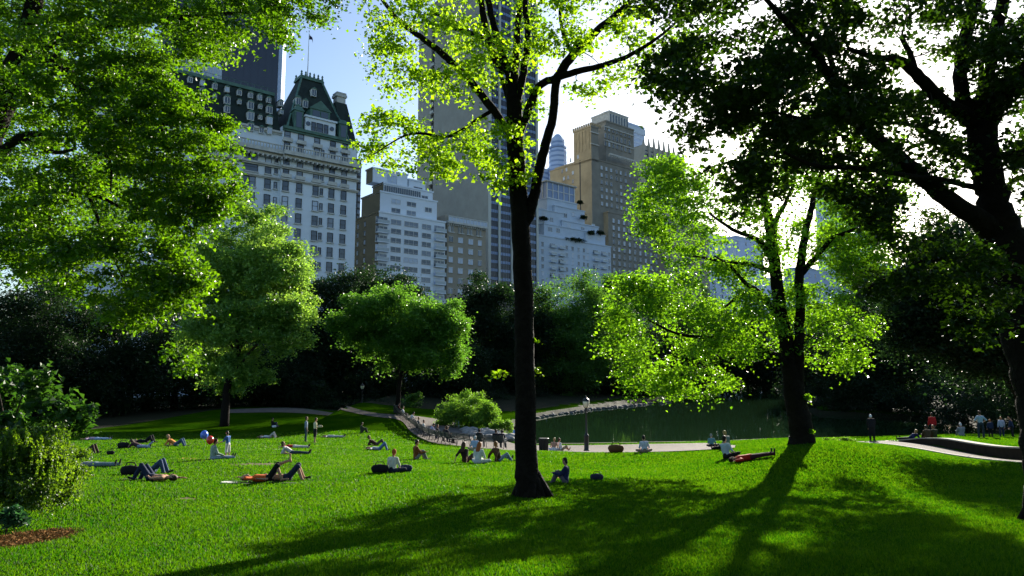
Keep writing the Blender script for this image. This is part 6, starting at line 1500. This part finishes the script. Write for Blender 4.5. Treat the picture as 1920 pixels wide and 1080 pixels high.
for k in range(60):
    t = k / 59; px = 1008 + 250 * t; py = 783 - 29 * t ** .8; p = flat(px, py - 1.0, 6.4); p[2] = ZW
    rock(p[0] + rr.normal() * .3, p[1] + .8 + rr.normal() * .6, p[2] + .0, rr.uniform(.3, .6), 200 + k, 'grey stone in the line edging the far shore of the pond', 'stones edging the far shore')
for k in range(34):
    px = 1015 + 9.5 * k + rr.normal() * 2; p = flat(px, 838.2 + rr.normal() * .5, 6.5); p[2] = ZW + .02
    rock(p[0], p[1], p[2], rr.uniform(.14, .3), 300 + k, 'small pale stone edging the near shore beyond the strip of path', 'stones edging the near shore')
# ------------------------------------------------------------------ wall and kerb of the sunken path
M['wall_stone'] = mat('shaded_wall_stone', (.035,.028,.02), .9, .1, noise=.4, nscale=3)  # shade on the wall face put into the stone colour
def ribbon_wall(name, side, label, cat, w, top, bottom, coping=None):
    L, _ = smooth_pl(np.c_[RPATH, np.zeros(len(RPATH))], [1] * len(RPATH), 10); L = L[:, :2]; t = np.gradient(L, axis=0); n = np.stack([t[:, 1], -t[:, 0]], 1); n /= np.linalg.norm(n, axis=1)[:, None]
    a = L + n * side * 1.06; b = L + n * side * (1.06 + w); za = gz(L[:, 0] + n[:, 0] * side * 1.75, L[:, 1] + n[:, 1] * side * 1.75)
    V = []; F = []; k = len(L)
    for i in range(k):
        z1 = za[i] + top; z0 = za[i] - bottom; V += [(a[i][0], a[i][1], z0), (a[i][0], a[i][1], z1), (b[i][0], b[i][1], z1), (b[i][0], b[i][1], z0)]
    for i in range(int(k * .02) + 3, k - 1):
        for j in range(4): F.append((4*i+j, 4*i+(j+1) % 4, 4*i+4+(j+1) % 4, 4*i+4+j))
    m = MB(); m.add(V, F, 0); o = tag(m.build(name, [M['concrete'] if coping is None else M['wall_stone']]), label, cat)
    if coping:
        m = MB(); W2 = []
        for i in range(k):
            t_ = n[i] * side * .03; z1 = za[i] + top; W2 += [(a[i][0]-t_[0], a[i][1]-t_[1], z1+.003), (a[i][0]-t_[0], a[i][1]-t_[1], z1+coping), (b[i][0]+t_[0], b[i][1]+t_[1], z1+coping), (b[i][0]+t_[0], b[i][1]+t_[1], z1+.003)]
        m.add(W2, F, 0); m.build('coping', [M['concrete']], o)
    return o
far_side_ = -1 if (RPATH[3] + nn[3] * 1)[1] < RPATH[3][1] else 1
ribbon_wall('retaining_wall', FAR, 'low stone retaining wall with pale top along the far side of the sunken path', 'wall', .50, .0, .75, .07)
ribbon_wall('kerb', -FAR, 'pale kerb along the near side of the sunken path at the right', 'kerb', .16, .05, .6)
COL.children.unlink(TMP); bpy.data.collections.remove(TMP)
# ------------------------------------------------------------------ grass
def grass_mat():
    m = bpy.data.materials.new('grass_blades'); m.use_nodes = True
    n = m.node_tree.nodes; l = m.node_tree.links; p = n['Principled BSDF']; out = n['Material Output']
    tc = n.new('ShaderNodeTexCoord'); t = n.new('ShaderNodeTexNoise'); t.inputs['Scale'].default_value = .5; t.inputs['Detail'].default_value = 4; l.new(tc.outputs['Object'], t.inputs['Vector'])
    a = n.new('ShaderNodeAttribute'); a.attribute_name = 'tint'
    ad = n.new('ShaderNodeMath'); ad.operation = 'ADD'; l.new(a.outputs['Fac'], ad.inputs[0]); l.new(t.outputs['Fac'], ad.inputs[1])
    mr = n.new('ShaderNodeMapRange'); mr.inputs['From Min'].default_value = .5; mr.inputs['From Max'].default_value = 1.5; l.new(ad.outputs[0], mr.inputs['Value'])
    def mix(c1, c2):
        x = n.new('ShaderNodeMixRGB'); x.inputs[1].default_value = (*c1, 1); x.inputs[2].default_value = (*c2, 1); l.new(mr.outputs[0], x.inputs[0]); return x
    l.new(mix((.009,.045,.001), (.036,.09,.003)).outputs[0], p.inputs['Base Color']); p.inputs['Roughness'].default_value = .55; p.inputs['Specular IOR Level'].default_value = .12
    tr = n.new('ShaderNodeBsdfTranslucent'); l.new(mix((.020,.135,.001), (.135,.285,.003)).outputs[0], tr.inputs['Color'])
    ms = n.new('ShaderNodeMixShader'); ms.inputs[0].default_value = .55; l.new(p.outputs[0], ms.inputs[1]); l.new(tr.outputs[0], ms.inputs[2]); l.new(ms.outputs[0], out.inputs['Surface']); return m
M['grass'] = grass_mat()
g = np.random.default_rng(21); NB = 1150000
D_ = 4.5 * (62 / 4.5) ** (g.uniform(size=NB) ** .80); px_ = g.uniform(-160, 2080, NB); X_ = (px_ - 960) / FPX * D_; Y_ = D_
keep = (sdist(X_, Y_, POND) > 2.0)
dd_, _, par_ = dline(X_, Y_, RPATH); keep &= ~((dd_ < 1.25) & (par_ > 0))
pathpoly = np.concatenate([np.array(pa), np.array(pb)[::-1]]); keep &= sdist(X_, Y_, pathpoly) > .05
mul = at(30, 985, 9.9)[:2]
PATCH = [(G(485, 871)[:2], 1.35, 1.1), (G(350, 936)[:2], .3, .3)]
for (c_, a_, b_) in PATCH:
    e_ = ((X_ - c_[0]) / a_) ** 2 + ((Y_ - c_[1]) / b_) ** 2; keep &= ~((e_ < 1.0) & (g.uniform(size=NB) < .93 * (1.15 - e_))); keep &= ~((((X_ - mul[0]) / .62) ** 2 + ((Y_ - mul[1]) / 1.0) ** 2) < 1)
X_, Y_, D_ = X_[keep], Y_[keep], D_[keep]; n = len(X_); Z_ = np.concatenate([gz(X_[i:i+40000], Y_[i:i+40000]) for i in range(0, n, 40000)])
h = g.uniform(.024, .052, n) * (1 + D_ / 60) * (1 + .35 * np.sin(X_ * .9) * np.sin(Y_ * .7)); w = .0035 + .0009 * D_; a = g.uniform(0, 2 * math.pi, n); lean = g.normal(size=(n, 2)) * (h * .38)[:, None]
B_ = np.stack([X_, Y_, Z_ - .004], 1); s = np.stack([np.cos(a), np.sin(a), 0 * a], 1) * (w * g.uniform(.7, 1.4, n))[:, None]
T_ = B_ + np.stack([lean[:, 0], lean[:, 1], h], 1)
V = np.stack([B_ - s, B_ + s, T_], 1).reshape(-1, 3); i = np.arange(n) * 3; F = np.stack([i, i + 1, i + 2], 1)
tag(link('grass', np_mesh('grass', V, F, [M['grass']], attr=g.uniform(size=n))), 'short mown grass covering the lawn', 'grass', kind='stuff')
# mulch and stems under the box shrub
k = 5000; ang = g.uniform(0, 6.3, k); rr_ = np.sqrt(g.uniform(size=k)); X_ = mul[0] + np.cos(ang) * rr_ * .72; Y_ = mul[1] + np.sin(ang) * rr_ * 1.15; Z_ = gz(X_, Y_)
C = np.stack([X_, Y_, Z_ + g.uniform(.0, .035, k)], 1); N = g.normal(size=(k, 3)) * .5 + vec(0, 0, 1); N /= np.linalg.norm(N, axis=1)[:, None]
V, F = leaf_geo(C, N, g.uniform(.03, .09, k), .35, .05); M['mulch'] = leaf_mat('mulch', (.20,.11,.045), (.10,.05,.02), .15, .9, .1, .6)
tag(link('mulch', np_mesh('mulch', V, F, [M['mulch']], attr=np.repeat(g.uniform(size=k), 2))), 'reddish brown leaf mulch under the box shrub', 'mulch', kind='stuff')
# bare trodden patches
M['earth'] = mat('trodden_earth', (.16,.13,.075), .95, .1, noise=.4, nscale=4)
for q, (c_, a_, b_) in enumerate(PATCH):
    m = MB(); V = []; F = []; nr, na = 6, 28; V.append((c_[0], c_[1], float(gz(c_[0], c_[1])) + .006))
    for i in range(1, nr + 1):
        for j in range(na):
            t = 2 * math.pi * j / na; k = i / nr * (1 + .16 * math.sin(3 * t + q) + .10 * math.sin(7 * t + 2 * q)); x = c_[0] + a_ * .85 * k * math.cos(t); y = c_[1] + b_ * .85 * k * math.sin(t); V.append((x, y, float(gz(x, y)) + .006))
    F = [(0, 1 + j, 1 + (j + 1) % na) for j in range(na)] + [(1 + (i-1)*na + j, 1 + i*na + j, 1 + i*na + (j+1) % na, 1 + (i-1)*na + (j+1) % na) for i in range(1, nr) for j in range(na)]
    m.add(V, F); tag(m.build('bare_ground', [M['earth']]), kind='structure')
